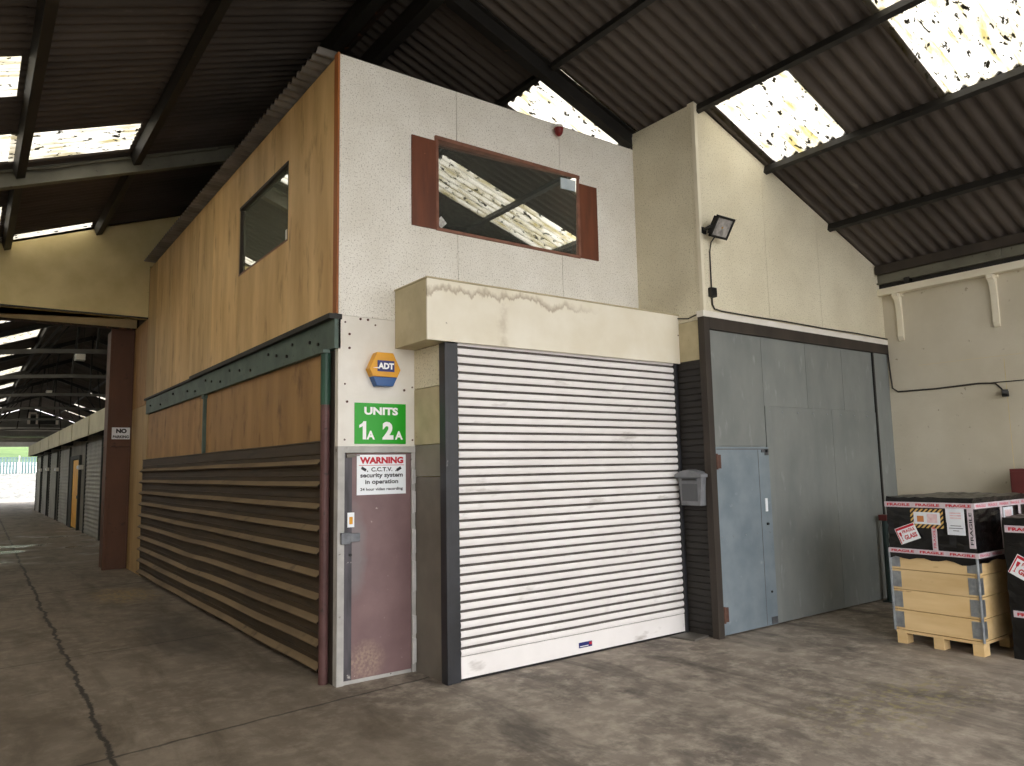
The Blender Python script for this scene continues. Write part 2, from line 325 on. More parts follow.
    def build(s, name, mats, parent=None, bevel=0, smooth=False, label=None):
        if not isinstance(mats, (list, tuple)): mats = [mats]
        org = Vector(parent['_o']) if parent is not None and '_o' in parent else Vector((0, 0, 0))
        me = bpy.data.meshes.new(name)
        me.from_pydata([Vector(p)-org for p in s.v], [], s.f)
        for m in mats: me.materials.append(m)
        me.polygons.foreach_set('material_index', s.k)
        bm = bmesh.new(); bm.from_mesh(me)
        bmesh.ops.recalc_face_normals(bm, faces=bm.faces[:])
        if bevel:
            ed = [e for e in bm.edges if len(e.link_faces) == 2 and e.calc_face_angle(0) > .6]
            bmesh.ops.bevel(bm, geom=ed, offset=bevel, segments=2, profile=.6, affect='EDGES', clamp_overlap=True)
        bm.to_mesh(me); bm.free()
        if smooth: me.polygons.foreach_set('use_smooth', [True]*len(me.polygons))
        ob = bpy.data.objects.new(name, me); C.objects.link(ob)
        if parent is not None:
            ob.parent = parent
            if '_o' in parent: ob['_o'] = list(org)
        if label: ob['label'] = label
        me.update(); return ob

_tc = {}
def text_geo(string, bold=0.0):
    if (string, bold) in _tc: return _tc[(string, bold)]
    cu = bpy.data.curves.new('t', 'FONT'); cu.body = string; cu.size = 1; cu.offset = bold; cu.resolution_u = 3
    ob = bpy.data.objects.new('t', cu); C.objects.link(ob)
    dg = bpy.context.evaluated_depsgraph_get(); dg.update()
    me = bpy.data.meshes.new_from_object(ob.evaluated_get(dg))
    r = ([tuple(v.co) for v in me.vertices], [tuple(p.vertices) for p in me.polygons])
    bpy.data.objects.remove(ob); bpy.data.curves.remove(cu); bpy.data.meshes.remove(me)
    _tc[(string, bold)] = r; return r

def tag(o, label, cat, group=None, kind=None):
    o['label'] = label; o['category'] = cat
    if group: o['group'] = group
    if kind: o['kind'] = kind
    return o
def thing(name, loc, label, cat, group=None):
    o = bpy.data.objects.new(name, None); C.objects.link(o); o.location = loc; o['_o'] = list(loc); o.empty_display_size = .1
    return tag(o, label, cat, group)
def struct(o, label=None):
    o['kind'] = 'structure'
    if label: o['label'] = label
    return o
def sroot(name, loc, label):
    o = bpy.data.objects.new(name, None); C.objects.link(o); o.location = loc; o['_o'] = list(loc)
    return struct(o, label)
FX, FZ, FN = Vector((1, 0, 0)), Vector((0, 0, 1)), Vector((0, -1, 0))       # front-facing plane
LX, LN = Vector((0, -1, 0)), Vector((-1, 0, 0))                              # plane facing left

# ------------------------------------------------------------------ dimensions
RX, RZ, PIT = .8, 6.66, .3652                # ridge, roof pitch
W, WL = 7.3, -5.75                           # right and left hall walls
def rz(x): return RZ-PIT*abs(x-RX)
Y0, YE = -9.0, 8.5                           # near hall
YF = 56.0                                    # far gable
BY = -.92                                    # front of the right-hand block
RTX = 3.62                                   # return wall

# ------------------------------------------------------------------ floor and grounds
struct(MB().box(WL-.3, W+.3, Y0-1, YF+.5, -.2, 0).build('floor', M['floor']), 'worn dark concrete floor with a long crack and joints')
g = MB()
g.box(-60, 60, -80, Y0-1, -.25, -.03).box(-60, WL-.3, Y0-1, YF+.5, -.25, -.03).box(W+.3, 60, Y0-1, YF+.5, -.25, -.03).box(-60, 60, YF+.5, 120, -.25, -.03)
struct(g.build('ground', M['ground']))

# ------------------------------------------------------------------ unit: front wall
front = sroot('wall_front', (0, 0, 0), 'white painted strand board front wall of the unit')
WX0, WX1, WZ0, WZ1 = .98, 2.73, 3.965, 4.84  # window hole
G = .003
m = MB()
T = .08
m.box(0, 1.2-G, 0, T, 3.04, WZ0).box(0, 1.2-G, 0, T, WZ1, 5.385).box(0, WX0, 0, T, WZ0, WZ1)
m.box(1.2+G, 2.5-G, 0, T, 2.7, WZ0).box(1.2+G, 2.5-G, 0, T, WZ1, 5.385)
m.box(2.5+G, 3.7, 0, T, 2.7, WZ0).box(2.5+G, 3.7, 0, T, WZ1, 5.385).box(WX1, 3.7, 0, T, WZ0, WZ1)
m.build('board_cladding', M['board'], front)
MB().box(0, .80, 0, T, 1.925, 3.037).box(.725, .80, 0, T, 0, 1.925).build('smooth_panel', M['white_paint'], front, label='smooth white lower panel above the door')
m = MB()
for x in (.06, .34, .7): 
    for z in (1.98, 2.45, 2.98): m.tube([(x, .002, z), (x, -.004, z)], .008, 8)
for x, z in ((.1, 2.88), (.1, 2.76), (.27, 3.02), (.2, 3.02), (.62, 2.42), (.08, 2.3)): m.tube([(x, .002, z), (x, -.005, z)], .011, 8)
m.build('screw', M['rust'], front)
# inside of the unit behind the glass
m = MB().box(.05, 3.6, 3.4, 3.45, 3.2, 5.36).box(.06, 3.6, .1, 3.4, 3.1, 3.14)
m.box(3.5, 3.55, .1, 8.4, 3.1, 5.36)
struct(m.build('wall_inner', M['far_dark']))

# front window
wn = sroot('window_1', (1.85, 0, WZ0), 'wide front window with brown side boards reflecting the rooflights')
m = MB()
m.box(WX0-.03, WX1+.03, -.025, .09, WZ1-.008, WZ1+.03).box(WX0-.02, WX1+.02, -.018, .09, WZ0-.02, WZ0+.008)
m.box(WX0-.03, WX0+.004, -.02, .09, WZ0+.008, WZ1-.008).box(WX1-.012, WX1+.022, -.024, .09, WZ0+.008, WZ1-.008)
m.build('window_frame', M['frame_timber'], wn, .004)
PANE_YAW, PANE_TILT = -.045, -.02      # the pane sits slightly twisted in its frame
def pane_pt(x, z, d=0):
    return Vector((x, .032+(x-1.855)*PANE_YAW+(z-4.4)*PANE_TILT-d, z))
m = MB(); m.add([pane_pt(x, z) for x, z in ((WX0, WZ0), (WX1, WZ0), (WX1, WZ1), (WX0, WZ1))], [(0, 1, 2, 3)])
m.build('window_pane', M['glass'], wn)
MB().box(.70, WX0-.02, -.02, .0, 3.95, 4.815).build('side_board', M['brown_board'], wn, .003)
MB().box(WX1+.02, 3.01, -.02, .0, 3.955, 4.785).build('side_board', M['brown_board'], wn, .003)
q = [pane_pt(x, z, .004) for x, z in ((2.5, 4.68), (2.7, 4.68), (2.7, 4.8), (2.5, 4.8))]
MB().prism(q, (0, -.002, 0)).build('window_sticker', surf('pale_blue_sticker', rgb(186, 200, 208), rgb(206, 216, 222), 9, .5), wn, label='pale blue sticker in the top right corner')
q = [pane_pt(x, z, .004) for x, z in ((1.06, 4.0), (1.12, 4.06), (1.06, 4.12), (1.0, 4.06))]
MB().prism(q, (0, -.002, 0)).build('window_sticker', surf('silver_sticker', rgb(206, 206, 200), rgb(150, 150, 146), 40, .4), wn, label='small diamond sticker in the lower left corner')

# ------------------------------------------------------------------ unit: left side wall
left = sroot('wall_left', (0, 4, 0), 'plywood side wall of the unit')
SY0, SY1, SZ0, SZ1 = 1.29, 2.95, 4.03, 4.86
def sheet_ply(y0, y1, z0, z1, mt, x=-.0, nm='plywood_sheet'):
    return MB().box(x, x+.018, y0+.003, y1-.003, z0+.002, z1-.002).build(nm, mt, left)
sheet_ply(.085, SY0, 3.02, 5.40, M['ply']); sheet_ply(SY0, 3.0, SZ1, 5.40, M['ply']); sheet_ply(SY0, 3.0, 3.02, SZ0, M['ply'])
sheet_ply(SY1, 3.0, SZ0, SZ1, M['ply']); sheet_ply(3.0, 4.15, 3.02, 5.40, M['ply']); sheet_ply(4.15, 5.35, 3.02, 5.40, M['ply'])
sheet_ply(5.35, 6.57, 3.02, 5.40, M['ply']); sheet_ply(6.57, 7.8, 3.02, 5.40, M['ply']); sheet_ply(7.8, 8.48, 3.02, 5.40, M['ply_pale'])
sheet_ply(8.25, 9.805, 0.0, 2.95, M['ply_pale'], .008); sheet_ply(8.48, 9.77, 2.95, 4.5, M['ply_dark'], .004)
sheet_ply(.26, 2.13, 1.98, 2.76, M['ply_dark'], .02); sheet_ply(2.13, 4.36, 1.98, 2.76, M['ply_dark'], .02); sheet_ply(4.38, 8.25, 1.98, 2.76, M['ply_dark'], .02)
MB().box(-.02, -.001, 0.0, .085, 3.05, 5.40).build('corner_board', M['edge_timber'], left, .003, label='orange timber corner board')
struct(MB().box(.05, .12, .09, SY0, 0, 5.38).box(.05, .12, SY1, 9.8, 0, 5.38).box(.05, .12, SY0, SY1, 0, SZ0).box(.05, .12, SY0, SY1, SZ1, 5.38).build('wall_backing', M['dark_timber']))
w2 = sroot('window_2', (0, 2.1, SZ0), 'side window in the plywood wall')
m = MB(); m.box(-.008, .06, SY0, SY1, SZ1-.035, SZ1).box(.0, .06, SY0, SY0+.018, SZ0, SZ1).box(.0, .06, SY1-.03, SY1, SZ0, SZ1)
m.build('window_frame', M['dark_timber'], w2, .003)
MB().box(-.004, .06, SY0, SY1, SZ0-.004, SZ0+.015).build('window_sill', M['frame_timber'], w2)
MB().add([(.03, y, z) for y, z in ((SY0, SZ0), (SY1, SZ0), (SY1, SZ1), (SY0, SZ1))], [(0, 1, 2, 3)]).build('window_pane', M['glass_side'], w2)
MB().box(.0, .028, SY0+.02, SY0+.07, SZ0+.015, SZ0+.12).build('latch_block', M['white_paint'], w2)

# steel lintel beam, posts
b = thing('steel_beam', (0, 4.1, 2.75), 'grey-green bolted steel beam across the plywood side wall', 'beam')
m = MB().box(-.035, .02, .0, 4.4, 2.75, 3.0); m.build('beam_web', M['steel_green'], b)
m = MB().box(-.028, .02, 4.405, 8.25, 2.76, 3.0); m.build('beam_web', M['steel_green'], b)
MB().box(-.085, .03, -.005, 4.9, 3.0, 3.045).box(-.06, .03, 4.9, 8.28, 3.0, 3.03).build('top_flange', M['roof_steel'], b)
for i, (y, z) in enumerate([(y, 2.83+.09*((k*7) % 3)/2) for k, y in enumerate((.35, .55, 1.0, 1.15, 1.45, 1.7, 2.3, 2.7, 3.1, 3.5, 3.9, 4.2, 4.75, 5.2, 6.1, 7.0, 7.8))]):
    MB().tube([(-.03, y, z), (-.05, y, z)], .016, 6).build('bolt', M['roof_steel'], b)
p = thing('steel_post', (-.03, .2, 0), 'round corner post green above and maroon below beside the door', 'post')
MB().tube([(-.05, .150, 2.28), (-.05, .150, 2.72)], .042, 14).build('post_top', M['green_paint'], p, label='green painted top of the post')
MB().tube([(-.05, .150, 0), (-.05, .150, 2.28)], .04, 14).build('post_shaft', M['maroon_pipe'], p)
MB().box(-.10, -.037, .09, .21, 2.72, 2.748).build('cap_plate', M['steel_green'], p)
p = thing('steel_post', (0, .07, 0), 'narrow dark steel post at the corner next to the door frame', 'post')
MB().box(-.008, -.001, .06, .26, 0, 2.74).build('post_shaft', M['dark_timber'], p, .004)
p = thing('steel_strut', (0, 4.37, 2), 'short thin green-grey strut under the middle of the steel beam', 'post')
MB().box(-.02, .02, 4.34, 4.40, 1.98, 2.74).build('strut_bar', M['steel_green'], p, .004); MB().box(-.03, .02, 4.31, 4.43, 2.7, 2.75).build('strut_head', M['steel_green'], p)

# corrugated cladding on the side
def clad_pt(y, off, z):
    d = .03*math.exp(-((y-4.6)/.8)**2)*math.exp(-((z-.6)/.5)**2)+.008*math.sin(y*2.6)*math.exp(-(z/.6)**2)
    sag = -.03*math.exp(-((y-4.9)/.9)**2)*math.exp(-((z-.55)/.45)**2)+.002*math.sin(y*1.7+z)
    if z < .05: sag = max(sag, -.02)
    return (-.014-off+min(d, .012+off), y, z+sag)
N_R = 10; pit = .189
prof = []                                   # offset, height, painted-lit ledge or not (of the strip below the point)
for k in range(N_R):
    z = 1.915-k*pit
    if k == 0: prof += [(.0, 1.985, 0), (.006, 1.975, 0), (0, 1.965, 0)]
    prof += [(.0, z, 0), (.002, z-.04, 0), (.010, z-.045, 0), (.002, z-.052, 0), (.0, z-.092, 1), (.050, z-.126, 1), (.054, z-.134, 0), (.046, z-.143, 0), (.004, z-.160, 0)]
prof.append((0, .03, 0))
NY = 80; ys = [.27+8.15*i/NY for i in range(NY+1)]
m = MB()
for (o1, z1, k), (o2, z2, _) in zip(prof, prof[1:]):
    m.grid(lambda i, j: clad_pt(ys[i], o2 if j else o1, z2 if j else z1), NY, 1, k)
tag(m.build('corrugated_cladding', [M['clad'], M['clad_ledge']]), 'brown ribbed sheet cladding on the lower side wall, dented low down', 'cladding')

# unit roof sheet
m = MB().grid(lambda i, j: (-.17+3.55*i/12, .085+8.02*j/540, 5.425+.018*math.cos(2*math.pi*(8.02*j/540)/.125)), 12, 540)
m2 = MB().grid(lambda i, j: (-.17+3.55*i/12, .085+8.02*j/540, 5.419+.018*math.cos(2*math.pi*(8.02*j/540)/.125)), 12, 540)
m.add(m2.v, m2.f)
tag(m.build('roof_sheet', M['unit_sheet'], smooth=True), 'grey corrugated roof sheet overhanging the plywood side wall', 'roof sheet')
struct(MB().box(0.03, 3.6, .09, 8.4, 5.36, 5.395).build('ceiling_inner', M['dark_timber']))

# ------------------------------------------------------------------ right-hand block
blk = sroot('wall_block', (RTX, BY, 0), 'cream strand board wall over the grey sliding door')
def blk_panel(x0, x1):
    z0 = 3.30
    return [(x0, BY, z0), (x1, BY, z0), (x1, BY, rz(x1)-.04), (x0, BY, rz(x0)-.04)]
m = MB()
for a, b_ in ((RTX, 4.76-.002), (4.76+.002, 5.82-.002), (5.82+.002, W)): m.prism(blk_panel(a, b_), (0, .09, 0))
m.build('board_cladding', M['cream_board'], blk)
m = MB().box(RTX, RTX+.05, BY+.0905, -.001, 3.22, rz(RTX)-.06); m.build('return_board', M['cream_board'], blk)
MB().box(RTX-.014, RTX-.001, BY-.012, BY+.03, 3.3, rz(RTX)-.06).box(RTX-.001, RTX+.03, BY-.012, BY-.001, 3.3, rz(RTX)-.06).build('corner_bead', M['cream_paint'], blk)
MB().box(RTX-.004, RTX+.05, BY+.0, -.55, 2.80, 3.215).build('cream_patch', M['cream_tan_shade'], blk)
MB().box(RTX-.045, W, BY-.03, BY+.06, 3.235, 3.30).build('white_strip', M['white_paint'], blk, .004, label='white strip over the door head')
struct(MB().box(RTX+.06, W, BY+.12, BY+.16, 0, 3.3).build('wall_behind_door', M['far_dark']))
# dark slatted return between shutter and sliding door
m = MB().grid(lambda i, j: (RTX-.004-(.009 if (j % 4) in (1, 2) else 0), BY+.03+i*.36, ([0, .007, .054, .061][j % 4]+(j//4)*.066)), 1, 167)
struct(m.build('wall_return', M['dark_clad']))
struct(MB().box(RTX+.0, RTX+.04, BY+.02, -.45, 0, 2.80).build('wall_return', M['dark_clad']))

# grey sliding door
door = sroot('door_2', (5.3, BY, 0), 'large grey galvanised sliding door with a wicket door')
DX0, DX1 = 3.665, 6.92
MB().box(DX0, DX1, BY+.02, BY+.07, .015, 3.11).build('door_leaf', M['galv'], door)
def plate(x0, x1, z0, z1, y, mt, nm='steel_plate'):
    o = MB().box(x0, x1, y, y+.012, z0, z1).build(nm, mt, door, .0015); return o
plate(DX0, 4.575, 1.9, 3.11, BY+.012, M['galv']); plate(4.58, 5.42, 2.34, 3.11, BY+.012, M['galv']); plate(5.425, 6.2, 2.34, 3.11, BY+.012, M['galv'])
plate(6.205, DX1, 2.34, 3.11, BY+.012, M['galv']); plate(4.58, 5.9, .015, 2.335, BY+.008, M['galv']); plate(5.905, DX1, .015, 2.335, BY+.008, M['galv'])
plate(4.58, 4.68, .015, 2.34, BY+.004, M['galv'])
wk = plate(DX0, 4.575, .02, 1.89, BY-.012, M['galv_blue'], 'wicket_door')
wk['label'] = 'small bluish wicket door in the left of the sliding door'
MB().box(DX0+.03, 4.5, BY-.014, BY-.011, 1.862, 1.872).box(4.38, 4.385, BY-.0145, BY-.011, .03, 1.86).build('fold_line', M['grey_dark'], wk)
for z in (1.74, .22): 
    MB().box(DX0+.02, DX0+.075, BY-.03, BY-.011, z-.07, z+.07).tube([(DX0+.015, BY-.026, z-.08), (DX0+.015, BY-.026, z+.08)], .012, 8).build('hinge', M['rust'], wk)
MB().box(4.46, 4.50, BY-.018, BY-.012, 1.20, 1.34).build('sticker', M['white_sign'], wk, label='small white sticker')
MB().tube([(4.48, BY-.01, 1.07), (4.48, BY-.03, 1.07)], .014, 10).tube([(4.49, BY-.01, .36), (4.49, BY-.02, .36)], .012, 8).build('lock_hole', M['black'], wk)
MB().box(4.44, 4.54, BY-.022, BY-.012, 1.83, 1.86).box(4.50, 4.56, BY-.022, BY-.012, 1.80, 1.87).build('catch', M['chrome'], wk)
MB().box(4.46, 4.56, BY-.02, BY-.012, .03, .1).build('kick_catch', M['chrome'], wk)
m = MB()
for x in (3.72, 3.9, 4.1, 4.3, 4.52): m.tube([(x, BY-.01, .98), (x, BY-.016, .98)], .008, 8)
for x in (4.66, 4.9, 5.2, 5.5, 5.8, 6.1, 6.4, 6.7): m.tube([(x, BY+.01, 2.28), (x, BY+.002, 2.28)], .008, 8)
m.build('rivets', M['zinc'], door)
MB().box(DX1, DX1+.035, BY-.005, BY+.06, 0, 3.11).build('door_gap_shade_strip', M['black'], door, label='black shade strip in the gap at the closing edge')  # solid black strip stands in for the shade of the door gap
struct(MB().box(DX1+.035, W, BY-.005, BY+.06, 0, 3.11).build('wall_strip', M['galv']))
fr = struct(MB().box(RTX-.045, DX0, BY-.03, BY+.05, 0, 3.235).box(DX0, W, BY-.03, BY+.05, 3.11, 3.235).build('trim_1', M['dark_timber'], bevel=.004), 'dark timber frame round the sliding door')

# floodlight with its cable
fl = thing('floodlight', (3.86, BY, 4.15), 'black floodlight on a bracket high on the cream wall', 'lamp')
FO = Vector((3.77, BY-.17, 4.17)); FV = Vector((0, -.55, .84)).normalized(); FU = Vector((1, 0, 0)); FNN = FU.cross(FV).normalized()
if FNN.y > 0: FNN = -FNN
A, B = .14, .115
m = MB().obox(FO-FNN*.03, FU, FV, FNN, A-.02, B-.02, .03)
for i in range(7): m.obox(FO-FNN*.068+FU*(-A+.05+i*.035), FU, FV, FNN, .004, B-.035, .012)
m.build('housing', M['black'], fl, .004)
m = MB().obox(FO+FV*(B-.012), FU, FV, FNN, A, .012, .012).obox(FO-FV*(B-.012), FU, FV, FNN, A, .012, .012).obox(FO+FU*(A-.012), FU, FV, FNN, .012, B, .012).obox(FO-FU*(A-.012), FU, FV, FNN, .012, B, .012)
m.build('rim', M['black'], fl)
MB().obox(FO+FNN*.002, FU, FV, FNN, A-.024, B-.024, .003).build('lens', M['lamp_glass'], fl)
MB().obox(FO+FNN*.006, FU, FV, FNN, .009, .009, .002).build('light_chip', M['amber_plastic'], fl)
m = MB().box(3.635, 3.71, BY-.015, BY-.001, 4.13, 4.2).bar((3.66, BY-.012, 4.165), (3.62, BY-.15, 4.165), .02, .03).bar((3.62, BY-.14, 4.16), (3.64, BY-.17, 4.18), .012, .03)
m.build('bracket', M['black'], fl)
jb = thing('junction_box', (3.75, BY, 3.5), 'small black junction box on the floodlight cable', 'box')
MB().box(3.705, 3.79, BY-.05, BY, 3.455, 3.555).build('box_body', M['black'], jb, .006); MB().box(3.715, 3.78, BY-.056, BY-.05, 3.465, 3.545).build('box_cover', M['black'], jb)
cb = MB().tube([(3.77, BY-.10, 4.12), (3.76, BY-.03, 4.05), (3.752, BY-.012, 3.95), (3.75, BY-.012, 3.555)], .007)
cb.tube([(3.75, BY-.012, 3.45), (3.752, BY-.012, 3.38), (3.78, BY-.014, 3.335), (3.86, BY-.038, 3.315), (4.4, BY-.04, 3.312), (5.0, BY-.04, 3.318), (5.8, BY-.04, 3.312), (6.5, BY-.04, 3.32), (7.27, BY-.04, 3.31)], .009)
tag(cb.build('cable', M['rubber'], smooth=True), 'thin dark cable from the floodlight along the door head', 'cable')
tag(MB().tube([(RTX-.012, BY+.02, 3.285), (RTX-.012, BY+.2, 3.25), (RTX-.012, -.60, 3.27), (RTX-.012, -.3, 3.335), (RTX-.012, -.03, 3.345)], .007).build('cable', M['rubber'], smooth=True), 'short thin cable on the return wall beside the shutter housing', 'cable')

# letter box
lb = thing('letterbox', (RTX-.02, BY+.2, 1.3), 'grey wall letterbox on the dark slatted return', 'letterbox')
lx = RTX-.018; yc = BY+.19; hw = .155
pts = [(lx, yc+hw, 1.60), (lx, yc-hw, 1.60), (lx, yc-hw*.8, 1.30), (lx, yc+hw*.8, 1.30)]
MB().prism(pts, (-.10, 0, 0)).build('body', M['grey_plastic'], lb, .006)
lid = [(lx, yc+hw*1.12, 1.585), (lx, yc-hw*1.12, 1.585), (lx, yc-hw*1.12, 1.615), (lx, yc-hw*.6, 1.65), (lx, yc, 1.665), (lx, yc+hw*.6, 1.65), (lx, yc+hw*1.12, 1.615)]
MB().prism(lid, (-.135, 0, 0)).build('lid', M['grey_plastic'], lb, .004)
MB().box(lx-.112, lx-.10, yc-.10, yc+.10, 1.545, 1.575).build('flap', M['grey_dark'], lb, .002)
MB().box(lx-.106, lx-.10, yc-.095, yc+.105, 1.345, 1.52).build('recess_panel', M['grey_dark'], lb, .002, label='darker sunken front panel')
MB().box(lx-.1135, lx-.11, yc-.09, yc+.09, 1.556, 1.570).build('slot', M['black'], lb)

# ------------------------------------------------------------------ roller shutter
SYP = -.52
sh = thing('roller_shutter', (2.2, SYP, 0), 'white slatted roller shutter closed over the unit entrance', 'roller shutter')
m = MB(); pz = .0735; z = .185; x0, x1 = .855, 3.565
pr = []
while z < 2.76:
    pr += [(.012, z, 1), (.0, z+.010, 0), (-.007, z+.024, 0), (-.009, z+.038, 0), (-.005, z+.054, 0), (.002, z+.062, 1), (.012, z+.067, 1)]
    z += pz
def rip(x, z): return .003*math.sin(x*5+z*3)
nx = 14
for i in range(nx):
    xa, xb = x0+(x1-x0)*i/nx, x0+(x1-x0)*(i+1)/nx
    for (ya, za, ka), (yb, zb, kb) in zip(pr, pr[1:]):
        m.add([(xa, SYP+ya+rip(xa, za), za), (xb, SYP+ya+rip(xb, za), za), (xb, SYP+yb+rip(xb, zb), zb), (xa, SYP+yb+rip(xa, zb), zb)], [(0, 1, 2, 3)], ka)
m.build('slat_curtain', [M['slat'], M['slat_dirt_shade']], sh)
bb = MB().box(x0, x1, SYP-.008, SYP+.014, .018, .19).build('bottom_bar', M['slat'], sh, .004)
MB().box(x0, x1, SYP-.006, SYP+.012, .0, .018).build('rubber_seal', M['black'], bb)
bd = MB().box(2.12, 2.28, SYP-.011, SYP-.008, .068, .115).build('maker_badge', M['navy_print'], bb, label='small blue badge with a red corner')
MB().box(2.245, 2.276, SYP-.0125, SYP-.011, .085, .108).build('badge_corner', M['red_print'], bd)
MB().box(2.13, 2.235, SYP-.0125, SYP-.011, .078, .084).build('badge_line', M['white_print'], bd)
g1 = MB().box(.708, .84, SYP-.028, SYP+.06, 0, 2.78).box(.708, .75, SYP-.038, SYP-.028, 0, 2.78)
g1.build('guide_rail', M['black_steel'], sh, .004)
g1 = MB().box(3.565, RTX-.02, SYP-.03, SYP+.06, 0, 2.78); g1.build('guide_rail', M['black_steel'], sh, .004)
hb = thing('shutter_housing', (2.1, -.3, 2.785), 'cream boxed-in housing above the roller shutter', 'shutter housing')
HX0, HX1, HY, HZ0, HZ1 = .53, RTX-.004, -.578, 2.785, 3.305
def stain():
    t = NT('cream_housing_front'); co = t.coord()
    sep = t.n('ShaderNodeSeparateXYZ'); t.link(co, sep.inputs[0])
    base = t.mix(t.ramp(t.noise(co, 2.2), .35, .65), rgb(236, 230, 214), rgb(226, 218, 198))
    # brown tide mark left by a leak along the top edge, and a run near the middle
    e = t.math('ADD', sep.outputs[2], t.math('MULTIPLY', t.noise(t.coord((1, 1, .4)), 5.5, 6, .65), .34))
    band = t.math('MULTIPLY', t.ramp(e, .585, .605), t.ramp(e, .605, .66, True))
    lft = t.ramp(sep.outputs[0], -.2, .4, True)
    base = t.mix(t.math('MULTIPLY', band, t.math('MULTIPLY', lft, .75)), base, rgb(164, 148, 122))
    dx = t.math('ABSOLUTE', t.math('ADD', sep.outputs[0], t.math('MULTIPLY_ADD', t.noise(co, 9), .1, .75)))
    run = t.math('MULTIPLY', t.ramp(dx, .02, .07, True), t.ramp(t.noise(co, 8), .4, .6))
    base = t.mix(t.math('MULTIPLY', run, .5), base, rgb(186, 172, 148))
    base = t.mix(t.ramp(t.noise(co, 22, 3), .73, .77), base, rgb(160, 150, 130))
    t.principled(base, .6); return t.m
MB().box(HX0, HX1, HY, HY+.02, HZ0, HZ1).build('front_board', stain(), hb, .002)
MB().box(HX0, HX0+.02, HY+.021, -.002, HZ0+.002, HZ1-.002).build('end_board', M['cream_tan_shade'], hb, .002)
MB().box(HX0+.021, HX1, HY+.021, SYP-.04, HZ0+.002, HZ0+.018).box(HX0+.021, .74, SYP-.04, -.002, HZ0+.002, HZ0+.018).build('soffit', M['cream_tan_shade'], hb)
MB().box(HX0-.008, HX1, HY-.012, -.002, HZ1, HZ1+.012).build('top_board', M['cream_tan_shade'], hb)
MB().tube([(HX1+.0-.02, HY-.006, HZ0+.3), (HX1-.02, HY-.006, HZ0+.31)], .006).build('screw', M['rust'], hb)
# left return of the shutter recess
m = MB(); rl = sroot('wall_recess', (.69, -.25, 0), 'narrow return beside the roller shutter')
MB().box(.722, .75, -.455, -.001, 2.43, 2.78).build('return_board', M['cream_board'], rl, .002); MB().box(.72, .75, -.455, -.001, 1.935, 2.425).build('return_board', M['cream_tan_shade'], rl, .002)
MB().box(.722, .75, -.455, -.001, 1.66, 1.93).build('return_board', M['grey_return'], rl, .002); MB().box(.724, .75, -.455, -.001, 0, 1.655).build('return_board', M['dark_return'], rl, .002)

# ------------------------------------------------------------------ maroon door
d1 = sroot('door_1', (.37, 0, 0), 'scuffed maroon steel door with pale frame and hinges')
m = MB().box(-.006, .055, -.02, .06, 0, 1.925).box(.055, .72, -.02, .06, 1.87, 1.925).box(.682, .72, -.015, .06, 0, 1.87)
m.build('door_frame', M['frame_grey'], d1, .003)
MB().box(.06, .68, -.006, .03, .03, 1.865).build('door_leaf', M['door_red'], d1, .004)
MB().box(.058, .125, -.010, .028, .032, 1.863).build('worn_edge', M['door_edge'], d1, .002, label='worn dark and silver edge strip of the door')
MB().box(.06, .68, .0, .04, .0, .03).build('threshold', M['frame_grey'], d1)
for z0, z1 in ((1.60, 1.72), (1.35, 1.53), (1.0, 1.2), (.68, .93), (.32, .47), (.08, .28)):
    MB().box(.68, .714, -.034, -.0155, z0, z1).tube([(.684, -.03, z0-.008), (.684, -.03, z1+.008)], .010, 8).build('hinge', M['hinge_grey'], d1, .002)
MB().box(.07, .14, -.03, -.006, 1.83, 1.862).box(.14, .19, -.024, -.01, 1.842, 1.85).build('door_closer', M['dark_return'], d1, .003)
lk = MB().box(.02, .10, -.045, -.006, 1.12, 1.215).build('lock_case', M['chrome'], d1, .004)
MB().box(.10, .19, -.03, -.01, 1.135, 1.205).build('lock_plate', M['chrome'], lk, .003)
MB().tube([(.11, -.01, 1.03), (.11, -.022, 1.03)], .012, 10).build('keyhole', M['black'], d1)
st = MB().box(.085, .145, -.014, -.010, 1.255, 1.375).build('safety_label', M['white_sign'], d1, label='small white and yellow notice above the lock')
MB().box(.10, .13, -.0155, -.014, 1.28, 1.34).build('yellow_mark', M['yellow_plastic'], st)

# ------------------------------------------------------------------ signs and alarm
s = thing('unit_sign', (.385, 0, 2.1), 'green sign reading UNITS 1A 2A above the maroon door', 'sign')
sx0, sx1, sz0, sz1 = .148, .632, 1.945, 2.295
MB().box(sx0, sx1, -.006, 0, sz0, sz1).build('sign_plate', M['green_sign'], s)
y = -.0075; rt = None
MB().text('UNITS', ((sx0+sx1)/2+.005, y, sz1-.067), FX, FZ, .068, .32, .045).build('lettering', M['white_print'], s, label='white word UNITS')
for dx_, dig in ((.075, '1'), (.31, '2')):
    m = MB()
    if dig == '1':
        m.add([(sx0+dx_+px, y, sz0+.038+pz_) for px, pz_ in ((-.002, 0), (.030, 0), (.030, .155), (.004, .155), (-.006, .138), (-.034, .122), (-.034, .098), (-.002, .112))], [(0, 1, 2, 3, 4, 7), (4, 5, 6, 7)])
    else: m.text('2', (sx0+dx_, y, sz0+.115), FX, FZ, .155, .105, .05)
    m.text('A', (sx0+dx_+(.072 if dig == '1' else .105), y, sz0+.075), FX, FZ, .075, .078, .04)
    m.build('lettering', M['white_print'], s, label='white unit number '+dig+'A')
s = thing('warning_sign', (.41, -.006, 1.7), 'white sign with red WARNING and black text on the maroon door', 'sign')
sx0, sx1, sz0, sz1 = .168, .628, 1.515, 1.853; xc = (sx0+sx1)/2; y = -.0115
MB().box(sx0, sx1, -.010, -.006, sz0, sz1).build('sign_plate', M['white_sign'], s)
